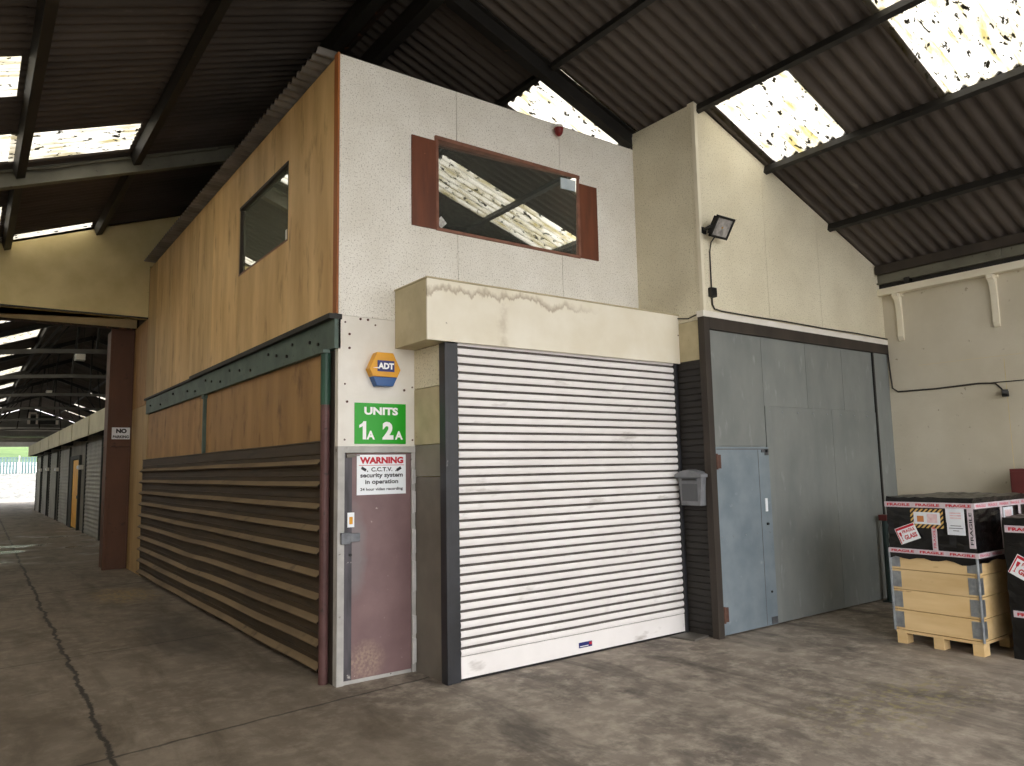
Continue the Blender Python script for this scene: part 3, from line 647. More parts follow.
m = MB().text('WARNING', (xc, y, sz1-.048), FX, FZ, .058, .41, .055).box(sx0+.018, sx1-.018, y, y+.001, sz1-.092, sz1-.088)
m.build('heading', M['red_print'], s, label='red heading and rule')
for word, dz_, hh, ww in (('C.C.T.V.', .125, .036, .2), ('security system', .18, .047, .40), ('in operation', .235, .047, .31), ('24 hour video recording', .295, .032, .40)):
    MB().text(word, (xc, y, sz1-dz_), FX, FZ, hh, ww, .03).build('text_line', M['dark_print'], s)
for sg in (-1, 1):
    c = Vector((xc+sg*.165, y, sz1-.122)); u = Vector((1, 0, .55*sg)).normalized(); v = Vector((-u.z, 0, u.x))
    m = MB().add([c+u*a+v*b2 for a, b2 in ((-.028, -.012), (.02, -.012), (.02, .012), (-.028, .012))], [(0, 1, 2, 3)])
    m.add([c+u*a+v*b2 for a, b2 in ((sg*-.03, -.006), (sg*-.03, .006), (sg*-.042, .004), (sg*-.042, -.004))], [(0, 1, 2, 3)])
    m.build('camera_symbol', M['dark_print'], s)
al = thing('alarm_box', (.40, 0, 2.6), 'yellow hexagonal alarm box with blue base on the white wall', 'alarm box')
ac = Vector((.395, 0, 2.585)); R_ = .148; rv = .146
hexo = [(-1, 0), (-.52, 1), (.52, 1), (1, 0), (.52, -1), (-.52, -1)]
def hx(k, z_lo=None): return [(ac.x+px*R_*k, 0, ac.z+pz_*rv*k) for px, pz_ in hexo]
# back body with a blue lower part
lo = -.45
def clip(pts, below):
    out = []; zc = ac.z+lo*rv
    for a, c2 in zip(pts, pts[1:]+pts[:1]):
        ia = (a[2] < zc) == below; ib = (c2[2] < zc) == below
        if ia: out.append(a)
        if ia != ib:
            t_ = (zc-a[2])/(c2[2]-a[2]); out.append(tuple(a[i]+(c2[i]-a[i])*t_ for i in range(3)))
    return out
MB().prism(clip(hx(1.0), False), (0, -.085, 0)).build('cover', M['yellow_plastic'], al, .006)
MB().prism(clip(hx(1.0), True), (0, -.083, 0)).build('strobe_base', M['blue_plastic'], al, .006, label='blue translucent base')
lp_ = MB().box(ac.x-.075, ac.x+.085, -.0885, -.085, ac.z-.02, ac.z+.075).build('logo_panel', M['navy_print'], al, label='navy logo panel')
MB().text('ADT', (ac.x+.005, -.0895, ac.z+.028), FX, FZ, .055, .15, .05).add([(ac.x-.12, -.0895, ac.z+.008), (ac.x-.055, -.0895, ac.z+.004), (ac.x-.055, -.0895, ac.z+.016)], [(0, 1, 2)]).build('lettering', M['white_print'], lp_, label='white letters')
bc = thing('alarm_beacon', (2.45, 0, 5.3), 'small dark red dome beacon under the top edge of the front wall', 'beacon')
MB().tube([(2.45, -.06, 5.345), (2.45, -.06, 5.31)], .045, 16).box(2.41, 2.49, -.06, 0, 5.315, 5.345).build('base', M['white_paint'], bc)
MB().ball((2.45, -.06, 5.312), (.05, .05, -.085), 0, 16, 8, True).tube([(2.45, -.06, 5.315), (2.45, -.06, 5.309)], .052, 16).build('dome', M['red_plastic'], bc, smooth=True)

# ------------------------------------------------------------------ right hall wall
struct(MB().box(W, W+.25, Y0, YE+1.3, 0, 4.14).build('wall_right', M['wall_cream']), 'cream rendered wall of the shed on the right')
struct(MB().box(W-.13, W, Y0, BY, 3.885, 3.975).build('trim_2', M['cream_paint'], bevel=.006), 'cream concrete ledge along the right wall')
ob = MB().box(W-.09, W, Y0, BY, 4.045, 4.25).box(W-.12, W, Y0, BY, 4.235, 4.255).box(W-.12, W, Y0, BY, 4.04, 4.06)
gb = thing('wall_beam', (W, -4, 4.04), 'grey steel eaves beam above the cream ledge on the right wall', 'beam')
ob.build('beam_section', M['beam_grey'], gb)
MB().box(W-.06, W, Y0, BY, 3.975, 4.045).build('ledge_gap_shade_strip', M['roof_steel'], gb)  # dark strip painted in for the shaded gap above the ledge
for yy in (-2.35, -4.9, -7.4): MB().box(W-.125, W-.08, yy-.05, yy+.05, 4.055, 4.24).tube([(W-.125, yy, 4.1), (W-.14, yy, 4.1)], .014, 6).tube([(W-.125, yy, 4.19), (W-.14, yy, 4.19)], .014, 6).build('splice_plate', M['beam_grey'], gb)
MB().box(W-.13, W-.06, -1.35, -1.28, 3.99, 4.06).build('clip', M['black'], gb)
def corbel(yc, lab):
    t = thing('corbel_bracket', (W, yc, 3.3), lab, 'bracket', 'corbels under the right wall ledge')
    arc = [(W-.125, 3.885), (W-.125, 3.84)]+[(W-.125+.085*math.sin(a), 3.84-.20*(1-math.cos(a))) for a in [math.pi/2*k/6 for k in range(1, 7)]]+[(W-.036, 3.42), (W-.045, 3.32), (W-.02, 3.27), (W, 3.26), (W, 3.885)]
    MB().prism([(x, yc-.035, z) for x, z in arc], (0, .07, 0)).build('web', M['cream_paint'], t, .004)
    MB().box(W-.05, W, yc-.06, yc+.06, 3.845, 3.885).build('head', M['cream_paint'], t, .004)
corbel(-1.14, 'cream corbel bracket under the ledge, next to the sliding door')
corbel(-2.26, 'cream corbel bracket under the ledge, above the crate stack')
tag(MB().tube([(W-.02, BY-.02, 3.25), (W-.015, BY-.04, 2.8), (W-.015, BY-.05, 2.66), (W-.015, BY-.12, 2.605), (W-.015, -1.5, 2.60), (W-.015, -2.0, 2.615), (W-.015, -2.18, 2.60), (W-.015, -2.24, 2.53), (W-.02, -2.26, 2.50)], .010).build('cable', M['rubber'], smooth=True), 'dark cable looping along the cream right wall', 'cable')
tag(MB().tube([(W-.01, -2.05, 2.61), (W-.01, -3.2, 2.60), (W-.01, -5, 2.60)], .006).build('cable', M['rubber'], smooth=True), 'thinner cable running on to the right along the cream wall', 'cable')
cm = thing('wall_sensor', (W, -2.28, 2.47), 'small black sensor at the end of the wall cable', 'sensor')
MB().box(W-.05, W, -2.31, -2.25, 2.43, 2.50).build('mount', M['black'], cm, .004); MB().obox((W-.09, -2.30, 2.485), (-.9, -.4, -.05), (.4, -.9, 0), (0, 0, 1), .05, .03, .025).build('head', M['black'], cm, .004)
m = MB()
for (ya, yb, za, zb) in ((-5, BY-.4, 2.917, 2.92), (-2.293, -2.288, .4, 2.88), (-4.2, -4.195, .4, 2.9)): m.box(W-.0015, W+.001, ya, yb, za, zb)
struct(m.build('trim_3', M['wall_tan']))

# ------------------------------------------------------------------ crates on the right
cr = thing('pallet_crate', (5.3, -2.4, 0), 'pine pallet crate of stacked collars with zinc corner hinges', 'crate')
cx0, cx1, cy0, cy1 = 4.75, 5.95, -2.86, -2.10
for k in range(4):
    z0 = .13+k*.187
    MB().box(cx0, cx1, cy0, cy0+.022, z0, z0+.182).build('end_plank', M['pine'], cr, .003); MB().box(cx0, cx0+.022, cy0+.023, cy1-.023, z0, z0+.182).build('plank', M['pine'], cr, .003)
    MB().box(cx1-.022, cx1, cy0+.023, cy1-.023, z0, z0+.182).build('plank', M['pine'], cr); MB().box(cx0, cx1, cy1-.022, cy1, z0, z0+.182).build('end_plank', M['pine'], cr, .003)
    for (yy, sg) in ((cy0, 1), (cy1, -1)):
        m = MB().box(cx0-.004, cx0, min(yy, yy+sg*.085), max(yy, yy+sg*.085), z0+.02, z0+.165)
        m.box(cx0-.004, cx0+.085, min(yy-sg*.004, yy), max(yy-sg*.004, yy), z0+.02, z0+.165).tube([(cx0-.006, yy-sg*.006, z0-.01), (cx0-.006, yy-sg*.006, z0+.19)], .012, 8)
        for zz in (.05, .09, .135): m.tube([(cx0-.004, yy+sg*.05, z0+zz), (cx0-.008, yy+sg*.05, z0+zz)], .008, 6)
        m.build('corner_hinge', M['zinc'], cr, .001)
for yy in (cy0+.05, (cy0+cy1)/2, cy1-.05):
    for xx in (cx0+.06, (cx0+cx1)/2, cx1-.06): MB().box(xx-.06, xx+.06, yy-.045, yy+.045, 0, .10).build('pallet_block', M['pine'], cr, .003)
MB().box(cx0, cx1, cy0, cy1, .10, .125).build('pallet_deck', M['pine'], cr)
ld = thing('wrapped_load', (5.3, -2.4, .88), 'black film wrapped load with printed tape on the pine crate', 'wrapped load')
random.seed(3)
def wrapped(x0, x1, y0, y1, z0, z1, n=14):
    m = MB(); P = {}
    def pt(x, y, z):
        k = (round(x, 4), round(y, 4), round(z, 4))
        if k not in P: P[k] = (x+random.uniform(-.006, .006), y+random.uniform(-.006, .006), z+random.uniform(-.008, .008))
        return P[k]
    f = lambda a, b, i: a+(b-a)*i/n
    for x in (x0, x1): m.grid(lambda i, j: pt(x, f(y0, y1, i), f(z0, z1, j)), n, n)
    for y in (y0, y1): m.grid(lambda i, j: pt(f(x0, x1, i), y, f(z0, z1, j)), n, n)
    for z in (z0, z1): m.grid(lambda i, j: pt(f(x0, x1, i), f(y0, y1, j), z), n, n)
    return m
lx0, ly0, ly1 = cx0-.012, cy0-.015, cy1+.0
wrapped(lx0, cx1+.01, ly0, ly1, .885, 1.37).build('film_wrap', M['wrap'], ld)
def skirt(i, j):
    per = [(cx1+.01, cy0-.012), (cx0-.014, cy0-.012), (cx0-.014, cy1+.012), (cx1+.01, cy1+.012)]
    k, f = divmod(i, 12); a, b_ = per[k % 4], per[(k+1) % 4]
    x, y = a[0]+(b_[0]-a[0])*f/12, a[1]+(b_[1]-a[1])*f/12
    return (x, y, .90 if j == 0 else .86-.02*j+.012*math.sin(i*1.7)*(j > 1)-.02*math.exp(-((f-1)/2)**2))
MB().grid(skirt, 36, 3).build('film_skirt', M['wrap'], ld)
fx, fy = lx0-.016, ly0-.016
def tape_strip(parent, plane, a0, a1, z0, z1, words=1, mat='red_print', vertical=False):
    if plane == 'L':
        tp = MB().box(fx-.002, fx+.004, a0, a1, z0, z1)
        tp = tp.build('printed_tape', M['tape'], parent)
        u, v = LX, FZ; L = a1-a0; H = z1-z0
        for k in range(words):
            m = MB()
            if vertical: o = (fx-.004, (a0+a1)/2, z0+H*(k+.5)/words); m.text('FRAGILE', o, FZ, -LX, (a1-a0)*.5, H/words*.82, .02)
            else: o = (fx-.004, a1-L*(k+.5)/words, (z0+z1)/2); m.text('FRAGILE', o, LX, FZ, H*.5, L/words*.8, .04)
            m.build('lettering', M[mat], tp)
    else:
        tp = MB().box(a0, a1, fy-.002, fy+.004, z0, z1).build('printed_tape', M['tape'], parent)
        L = a1-a0; H = z1-z0
        for k in range(words):
            m = MB(); o = (a0+L*(k+.5)/words, fy-.004, (z0+z1)/2); m.text('FRAGILE', o, FX, FZ, H*.48, L/words*.8, .02)
            m.build('lettering', M[mat], tp)
tape_strip(ld, 'L', ly0-.016, ly1+.01, 1.275, 1.325, 3); tape_strip(ld, 'F', fx, cx1, 1.275, 1.325, 5, 'pink_print')
tape_strip(ld, 'L', ly0-.016, ly1+.0, .845, .89, 3); tape_strip(ld, 'F', fx, cx1, .845, .89, 5, 'pink_print')
tape_strip(ld, 'L', -2.555, -2.51, .89, 1.13, 1, 'pink_print', True); tape_strip(ld, 'L', -2.875, -2.825, .93, 1.275, 1, 'dark_print', True)
MB().box(5.25, 5.29, fy-.002, fy+.004, .9, 1.275).build('printed_tape', M['tape'], ld); MB().box(5.66, 5.71, fy-.002, fy+.004, 1.12, 1.275).build('printed_tape', M['tape'], ld)
hz = MB().box(fx-.003, fx+.003, -2.62, -2.33, 1.09, 1.265).build('hazard_label', M['hazard'], ld, label='label with black and yellow striped border')
MB().box(fx-.005, fx-.003, -2.595, -2.36, 1.125, 1.235).build('label_paper', M['paper'], hz)
m = MB().box(fx-.006, fx-.005, -2.45, -2.39, 1.145, 1.20); m.build('orange_print', surf('orange_print', rgb(196, 128, 76), None, 5, .5), hz)
MB().box(fx-.006, fx-.005, -2.57, -2.48, 1.14, 1.22).build('pink_print', M['pink_paper'], hz)
pp = MB().box(fx-.003, fx+.003, -2.80, -2.645, 1.15, 1.275).box(fx-.004, fx+.003, -2.80, -2.65, 1.04, 1.165).build('delivery_note', M['paper'], ld, label='white paper note with faint red print')
m = MB()
for k in range(3): m.box(fx-.006, fx-.004, -2.775, -2.68, 1.185+k*.022, 1.197+k*.022)
m.build('pink_print', M['pink_paper'], pp)
m = MB()
for k, (a, c2) in enumerate(((-2.77, -2.68), (-2.785, -2.665), (-2.75, -2.70))): m.box(fx-.006, fx-.004, a, c2, 1.12-k*.022, 1.125-k*.022)
m.build('text_line', M['dark_print'], pp)
def glass_label(parent, fxx, yc, zc, s, ang, words=True):
    u = Vector((0, -math.cos(ang), math.sin(ang))); v = Vector((0, math.sin(ang), math.cos(ang))); n = Vector((-1, 0, 0))
    o = Vector((fxx, yc, zc))
    lb_ = MB().obox(o, u, v, n, s*1.15, s*.9, .002).build('glass_label', M['white_sign'], parent, label='tilted white label with red glass symbol and lettering')
    e = n*.003
    Q = lambda pts: [o+e+u*(x*s)+v*(y_*s) for x, y_ in pts]
    MB().add(Q([(-1.1, -.85), (-1.0, -.85), (-1.0, .6), (1.1, .6), (1.1, .85), (-1.1, .85)]), [(0, 1, 2, 5), (2, 3, 4, 5)]).build('border', M['red_print'], lb_)
    MB().text('FRAGILE', o+e+u*(.25*s)+v*(.3*s), u, v, s*.34, s*1.45, .03).build('lettering', M['red_print'], lb_)
    MB().text('GLASS', o+e+u*(.25*s)+v*(-.35*s), u, v, s*.5, s*1.45, .04).build('lettering', M['red_print'], lb_)
    MB().add(Q([(-.9, .35), (-.86, -.02), (-.79, -.12), (-.79, -.55), (-.9, -.62), (-.62, -.62), (-.73, -.55), (-.73, -.12), (-.66, -.02), (-.62, .35)]), [(0, 1, 8, 9), (1, 2, 7, 8), (2, 3, 6, 7), (3, 4, 5, 6)]).build('glass_symbol', M['red_print'], lb_)
glass_label(ld, fx-.003, -2.29, 1.03, .085, .38)
ph = MB().box(5.31, 5.52, fy-.003, fy+.003, 1.12, 1.265).build('shipping_label', M['paper'], ld, label='small picture label on the right side'); MB().box(5.34, 5.48, fy-.0045, fy-.003, 1.15, 1.24).build('pink_print', M['pink_paper'], ph)
b2 = thing('wrapped_box', (5.5, -3.5, 0), 'tall black film wrapped box at the right edge of the photo', 'wrapped load')
bx0, by1 = 4.90, -3.03
wrapped(bx0, 5.9, -3.95, by1, .0, 1.205, 18).build('film_wrap', M['wrap'], b2)
fx2 = bx0-.012; fx_keep = fx; fx = fx2
tape_strip(b2, 'L', -3.93, by1-.02, 1.075, 1.135, 3); tape_strip(b2, 'L', -3.93, by1-.03, .355, .41, 3)
fx = fx_keep
glass_label(b2, fx2-.002, -3.19, .76, .10, -.5)
cb_ = thing('storage_cabinet', (6.9, -2.6, 0), 'maroon painted cabinet against the right wall behind the crates', 'cabinet')
MB().box(6.75, 7.25, -3.3, -2.44, .04, 1.6).build('body', M['cabinet_red'], cb_, .006); MB().box(6.738, 6.75, -2.86, -2.46, .07, 1.57).build('door', M['cabinet_red'], cb_, .003); MB().box(6.738, 6.75, -3.28, -2.88, .07, 1.57).build('door', M['cabinet_red'], cb_, .003)
MB().box(6.75, 7.25, -3.3, -2.44, 0, .04).build('plinth', M['black'], cb_)
po = thing('door_post', (6.72, BY-.12, 0), 'thin dark teal post with a reddish cap between sliding door and crate', 'post')
MB().tube([(6.74, BY-.10, 0), (6.74, BY-.10, .98)], .035, 12).build('post_shaft', M['teal_paint'], po); MB().box(6.69, 6.79, BY-.15, BY-.05, .98, 1.05).build('post_cap', M['cabinet_red'], po, .004); MB().box(6.67, 6.81, BY-.17, BY-.04, 0, .012).build('foot_plate', M['teal_paint'], po)
tag(MB().prism([(3.28, -.57, .0), (3.58, -.57, .0), (3.6, -.80, .0), (3.34, -.84, .0)], (0, 0, .018)).build('floor_plate', M['plate'], bevel=.003), 'small grey plate lying on the floor at the shutter corner', 'plate')

# ------------------------------------------------------------------ end wall and opening into the far hall
m = MB()
m.prism([(WL, YE, 4.5), (0, YE, 4.5), (0, YE, rz(0)-.06), (WL, YE, rz(WL)-.06)], (0, .2, 0)).box(WL, -4.6, YE, YE+.2, 0, 4.5)
m.prism([(.12, YE, 0), (W, YE, 0), (W, YE, rz(W)-.06), (RX, YE, RZ-.06), (.0, YE, rz(0)-.06), (0.0, YE, 5.45), (.12, YE, 5.45)], (0, .2, 0))
struct(m.build('wall_back', M['wall_tan']), 'tan painted end wall above the opening to the far hall')
m = MB().box(WL, -.0, YE-.01, YE+.01, 4.485, 4.51)
struct(m.build('trim_4', M['roof_steel']))
bt = thing('opening_beam', (-2.5, 9.8, 4.5), 'tan painted beam across the opening to the far hall', 'beam')
MB().box(WL, .03, 9.78, 9.9, 4.50, 4.74).build('beam_face', M['tan_beam'], bt, .004); MB().box(WL, .03, 9.74, 9.92, 4.49, 4.515).build('bottom_flange', M['ridge_rust'], bt)
struct(MB().prism([(WL, 9.95, 4.52), (W, 9.95, 4.52), (W, 9.95, 4.53), (RX, 9.95, RZ-.12), (WL, 9.95, 4.53)], (0, .1, 0)).build('wall_over_beam', M['far_dark']))
cl = thing('clad_column', (-.2, 9.9, 0), 'brown clad column at the edge of the opening', 'column')
MB().box(-.36, .045, 9.82, 10.5, 0, 2.26).build('lower_sheet', M['col_brown'], cl, .004); MB().box(-.365, .045, 9.81, 10.5, 2.265, 4.49).build('upper_sheet', M['col_brown'], cl, .004)
MB().box(-.40, -.34, 9.80, 9.86, 0, 4.49).build('corner_angle', M['col_brown'], cl, .004); MB().box(-.02, .0, 9.80, 9.82, 0, 4.49).build('edge_angle', M['col_brown'], cl)
s = thing('parking_sign', (-.17, 9.8, 2.5), 'small white NO PARKING sign on the brown column', 'sign')
MB().box(-.325, -.02, 9.796, 9.806, 2.395, 2.615).build('sign_plate', M['white_sign'], s)
MB().text('NO', (-.165, 9.794, 2.55), FX, FZ, .085, .18, .06).build('text_line', M['dark_print'], s); MB().text('PARKING', (-.172, 9.794, 2.44), FX, FZ, .055, .27, .04).build('text_line', M['dark_print'], s)

# ------------------------------------------------------------------ hall roof
AMP, WLN = .030, .146
def wave(y, wl): return AMP*(2*(.5+.5*math.cos(2*math.pi*y/wl))**1.7-1)
RR = [.8, 2.40, 3.70, 4.86, 6.13, 7.45]; RL = [.8, -.87, -2.17, -3.42, -4.65, -5.95]
LIGHTS_R = {1: [(-.05, .92), (-3.88, -2.90), (-7.2, -6.2)], 2: [(-1.89, -1.02), (-3.88, -2.90), (-6.2, -5.2), (-8.2, -7.2), (2.0, 3.0), (5.0, 6.0)], 3: [(-7.2, -6.2)]}  # sheets behind the camera are added out of view, only for their light
LIGHTS_L = {1: [(3.74, 4.66), (8.16, 9.1), (-1.6, -.6), (-5, -4), (-7.5, -6.5)], 2: [(3.74, 4.66), (1.88, 2.72), (6.6, 7.6), (-.6, .4), (-3.0, -2.0), (-6, -5)], 3: [(-6.6, -5.2), (-4.4, -3), (-2.4, -1), (-.2, 1.2), (2, 3.4), (4.2, 5.6), (6.6, 8)], 4: [(-5.6, -4.2), (-3.4, -2), (-1.2, .2), (1, 2.4), (3.2, 4.6), (5.6, 7)]}  # lower and eaves rows are invented out of view to brighten the left side
def sheet_cells(rows, lights, y0, y1, dz, seg, wl):
    """yields (row, ya, yb, is_light)"""
    for k in range(len(rows)-1):
        cuts = sorted(c for c in lights.get(k, []) if c[0] > y0-.01 and c[1] < y1+.01); y = y0
        for a, b_ in cuts:
            if a > y: yield k, y, a, False
            yield k, a, b_, True
            y = b_
        if y < y1: yield k, y, y1, False
def sheet_geo(m, rows, k, ya, yb, dz, seg, wl, lift=0):
    n = max(2, int(round((yb-ya)/wl*seg)))
    xa, xb = rows[k], rows[k+1]
    ext = .10 if k < len(rows)-2 else 0
    xb2 = xb+(ext if xb > xa else -ext)
    nv = 2
    def fn(i, j):
        x = xa+(xb2-xa)*i/nv; y = ya+(yb-ya)*j/n
        return (x, y, RZ-PIT*abs(x-RX)+dz+wave(y, wl)+lift-.012*(i/nv))
    m.grid(fn, nv, n)
def roof(rows, lights, y0, y1, dz, seg, wl, side, far=False):
    m = MB(); cnt = {}
    for k, a, b_, li in sheet_cells(rows, lights, y0, y1, dz, seg, wl):
        if li:
            r = MB(); sheet_geo(r, rows, k, a-.04, b_+.04, dz, seg, wl, -.004)
            o = r.build('rooflight_sheet', M['rooflight'], smooth=True)
            n = cnt[k] = cnt.get(k, 0)+1
            yield_lab.append((o, side, k, n, far))
        else: sheet_geo(m, rows, k, a, b_, dz, seg, wl)
    o = struct(m.build('ceiling', M['roof'], smooth=True))
    return o
yield_lab = []
roof(RR, LIGHTS_R, Y0, 9.9, 0, 8, WLN, 'right'); roof(RL, LIGHTS_L, Y0, 9.9, 0, 8, WLN, 'left')
FDZ = -.02
FAR_R = {k: [(y, y+ln_) for y in ys_] for k, ln_, ys_ in ((1, .5, (11.5, 13.8, 16.5, 19.5, 23, 29, 38, 45, 50)), (2, .9, (12.5, 14.5, 17, 20.5, 24, 28)), (3, 2.4, (14, 19, 24, 29, 33.5, 38, 42.5, 47, 51.5)), (4, .9, (13.5, 18, 21.5, 25, 31)))}
FAR_L = {k: [(y, y+ln_) for y in ys_] for k, ln_, ys_ in ((1, 1.6, (11.3, 15, 19, 23, 28, 34, 42, 48, 52.5)), (2, 1.6, (13, 17, 21, 26, 31, 38, 45, 51)), (3, 1.6, (11.6, 15.5, 20, 25, 30, 36, 44, 50)))}  # sheets nearest the gable, on both slopes, are added to lighten it
roof(RR, FAR_R, 9.9, YF, FDZ, 4, WLN, 'right', True); roof(RL, FAR_L, 9.9, YF, FDZ, 4, WLN, 'left', True)
ordn = ['first', 'second', 'third', 'fourth', 'fifth', 'sixth', 'seventh', 'eighth', 'ninth']
rown = ['', 'upper', 'middle', 'lower', 'eaves']
tot = {}
for o, side, k, n, far in yield_lab: tot[(side, k, far)] = max(n, tot.get((side, k, far), 0))
for o, side, k, n, far in yield_lab:
    if far: tag(o, f'rooflight of the far hall, {side} slope, {rown[k]} row, {ordn[n-1]} from the opening', 'rooflight', 'rooflights of the far hall')
    else: tag(o, f'dirty translucent rooflight, {side} slope, {rown[k]} row, {ordn[tot[(side, k, far)]-n]} from the end wall', 'rooflight', 'rooflights of the near hall')
struct(MB().tube([(RX, Y0, RZ+.0), (RX, 9.9, RZ+.0)], .11, 8).build('trim_5', M['ridge_rust']), 'rusty ridge capping')

NB = [(Y0, -4.97, 'behind the camera'), (-4.83, -.07, 'before the front wall'), (.07, 4.88, 'over the unit'), (5.02, YE-.02, 'next to the end wall')]
FB = [(10.15, YF-.1, 'of the far hall')]
def purlins(rows, side, bays, dz, wd, h):
    sl = math.atan(PIT)*(-1 if side == 'right' else 1)
    nrm = Vector((-math.sin(sl), 0, math.cos(sl)))
    for k, x in enumerate(rows[1:-1]):
        for y0, y1, wh in bays:
            if side == 'right' and x < 3.6 and y0 == .07: y0 = .08
            o = Vector((x, (y0+y1)/2, rz(x)+dz-AMP-.014))-nrm*(h/2)
            m = MB().obox(o, (0, 1, 0), nrm.cross(Vector((0, 1, 0))), nrm, (y1-y0)/2, wd/2, h/2)
            tag(m.build('roof_purlin', M['roof_steel'], bevel=.004), f'dark purlin, {ordn[k]} below the ridge, {side} slope, {wh}', 'purlin', 'roof purlins')
purlins(RR, 'right', NB, 0, .06, .085); purlins(RL, 'left', NB, 0, .10, .13)
purlins(RR, 'right', FB, FDZ, .06, .1); purlins(RL, 'left', FB, FDZ, .06, .1)
for sg, side in ((1, 'right'), (-1, 'left')):
    x = RX+sg*.24
    tag(MB().box(x-.06, x+.06, Y0, YE-.02, rz(x)-.26, rz(x)-.065).build('ridge_purlin', M['roof_steel'], bevel=.004), f'dark ridge timber just {side} of the ridge', 'purlin')
tag(MB().box(7.12, 7.19, Y0, BY-.02, rz(7.2)-.16, rz(7.2)-.045).build('eaves_timber', M['dark_timber'], bevel=.004), 'dark eaves timber above the grey beam on the right wall', 'purlin')
def rafter(y, xa, xb, lab, wd=.13, h=.20, mt='roof_steel', drop=.045):
    t = thing('roof_rafter', (xa, y, rz(xa)-drop-h/2), lab, 'rafter')
    a = Vector((xa, y, rz(xa)-drop-h/2)); b_ = Vector((xb, y, rz(xb)-drop-h/2))
    MB().ibar(a, b_, wd, h, .016).build('steel_section', M[mt], t)
    return t
rafter(0, RX+.32, 3.6, 'dark steel rafter on the right slope rising above the white front wall', .11)
rafter(0, RX-.32, WL+.1, 'dark steel rafter on the left slope level with the plywood corner', .11)
t = rafter(4.95, RX-.32, WL+.1, 'grey steel rafter crossing the left slope towards the end wall', .12, .215, 'beam_grey')
m = MB(); pts = []
for i in range(14):
    x = .2-i*.4; pts.append((x, 4.875, rz(x)-.075+.012*math.sin(i*2.3)))
m.tube(pts, .014, 6); m.build('conduit', M['beam_grey'], t, label='thin conduit along the top of the rafter')
rafter(-4.9, RX+.32, W-.2, 'dark steel rafter on the right slope behind the camera', .12)
rafter(-4.9, RX-.32, WL+.1, 'dark steel rafter on the left slope behind the camera', .12)

# left hall wall and near gable (out of frame, close the shed)
struct(MB().box(WL-.25, WL, Y0, 9.9, 0, 4.13).box(WL-.25, WL, 9.9, YF, 0, 3.68).build('wall_outer', M['wall_cream']))
struct(MB().box(W, W+.25, 9.9, YF, 0, 3.68).build('wall_far_right', M['far_wall']))

# ------------------------------------------------------------------ far hall
UX = .5
struct(MB().box(UX, UX+.12, 10.2, 41, 0, 3.25).box(UX, 3.5, 10.2, 41, 3.2, 3.25).build('wall_units', M['far_wall']), 'row of small units along the far hall')
ub = [(12.6, 15.6), (17.0, 20.4), (24.9, 28.4), (29.4, 32.6), (33.6, 36.6), (37.4, 40.2)]
for i, (ya, yb) in enumerate(ub):
    t = thing('roller_shutter', (UX, (ya+yb)/2, 0), f'grey far roller shutter, {ordn[i]} of the unit row beyond the brown column', 'roller shutter', 'roller shutters of the far units')
    m = MB().grid(lambda a, j: (UX-.02-(.014 if j % 2 else 0), ya+(yb-ya)*a, .06*j), 1, 45); m.build('slat_curtain', M['far_shutter'], t)
    for yy in (ya, yb): MB().box(UX-.06, UX, yy-.05, yy+.05, 0, 2.75).build('guide_rail', M['far_dark'], t)
hb_ = [(10.8, 16.6), (16.9, 20.6), (20.9, 24.4), (24.7, 28.6), (28.9, 32.9), (33.2, 36.8), (37.1, 40.8)]
for i, (ya, yb) in enumerate(hb_):
    t = thing('shutter_housing', (UX-.2, (ya+yb)/2, 2.8), f'cream far shutter housing, {ordn[i]} along the unit row beyond the opening', 'shutter housing', 'shutter housings of the far units')
    MB().box(UX-.42, UX-.38, ya, yb, 2.80, 3.32).box(UX-.38, UX-.006, ya, yb, 3.28, 3.32).build('front_board', M['far_fascia'], t, .01)
    MB().box(UX-.379, UX-.006, ya+.01, ya+.05, 2.80, 3.28).build('end_board', M['far_dark'], t); MB().box(UX-.379, UX-.006, yb-.05, yb-.01, 2.80, 3.28).build('end_board', M['far_dark'], t)
t = thing('yellow_door', (UX, 22.6, 0), 'yellow door standing in the row of far units', 'door')
MB().box(UX-.06, UX-.01, 21.9, 23.5, .05, 2.25).build('door_leaf', M['yellow_door'], t, .005); MB().box(UX-.08, UX, 21.75, 21.9, 0, 2.4).box(UX-.08, UX, 23.5, 24.3, 0, 2.4).box(UX-.08, UX, 21.9, 23.5, 2.27, 2.4).build('door_frame', M['far_dark'], t); MB().box(UX-.09, UX-.06, 22.0, 22.06, 1.0, 1.1).build('handle', M['chrome'], t)
for i, (yy, z) in enumerate(((21.4, 2.0), (28.9, 2.0), (33.1, 2.05), (36.9, 2.05))):
    t = thing('bulkhead_light', (UX, yy, z), f'small white wall light between far shutters, {ordn[i]} from the opening', 'lamp', 'wall lights of the far units')
    MB().box(UX-.14, UX, yy-.16, yy+.16, z-.07, z+.07).build('body', M['white_paint'], t, .02); MB().box(UX-.17, UX-.14, yy-.12, yy+.12, z-.05, z+.05).build('diffuser', M['white_sign'], t, .01)
def fz(x): return rz(x)+FDZ
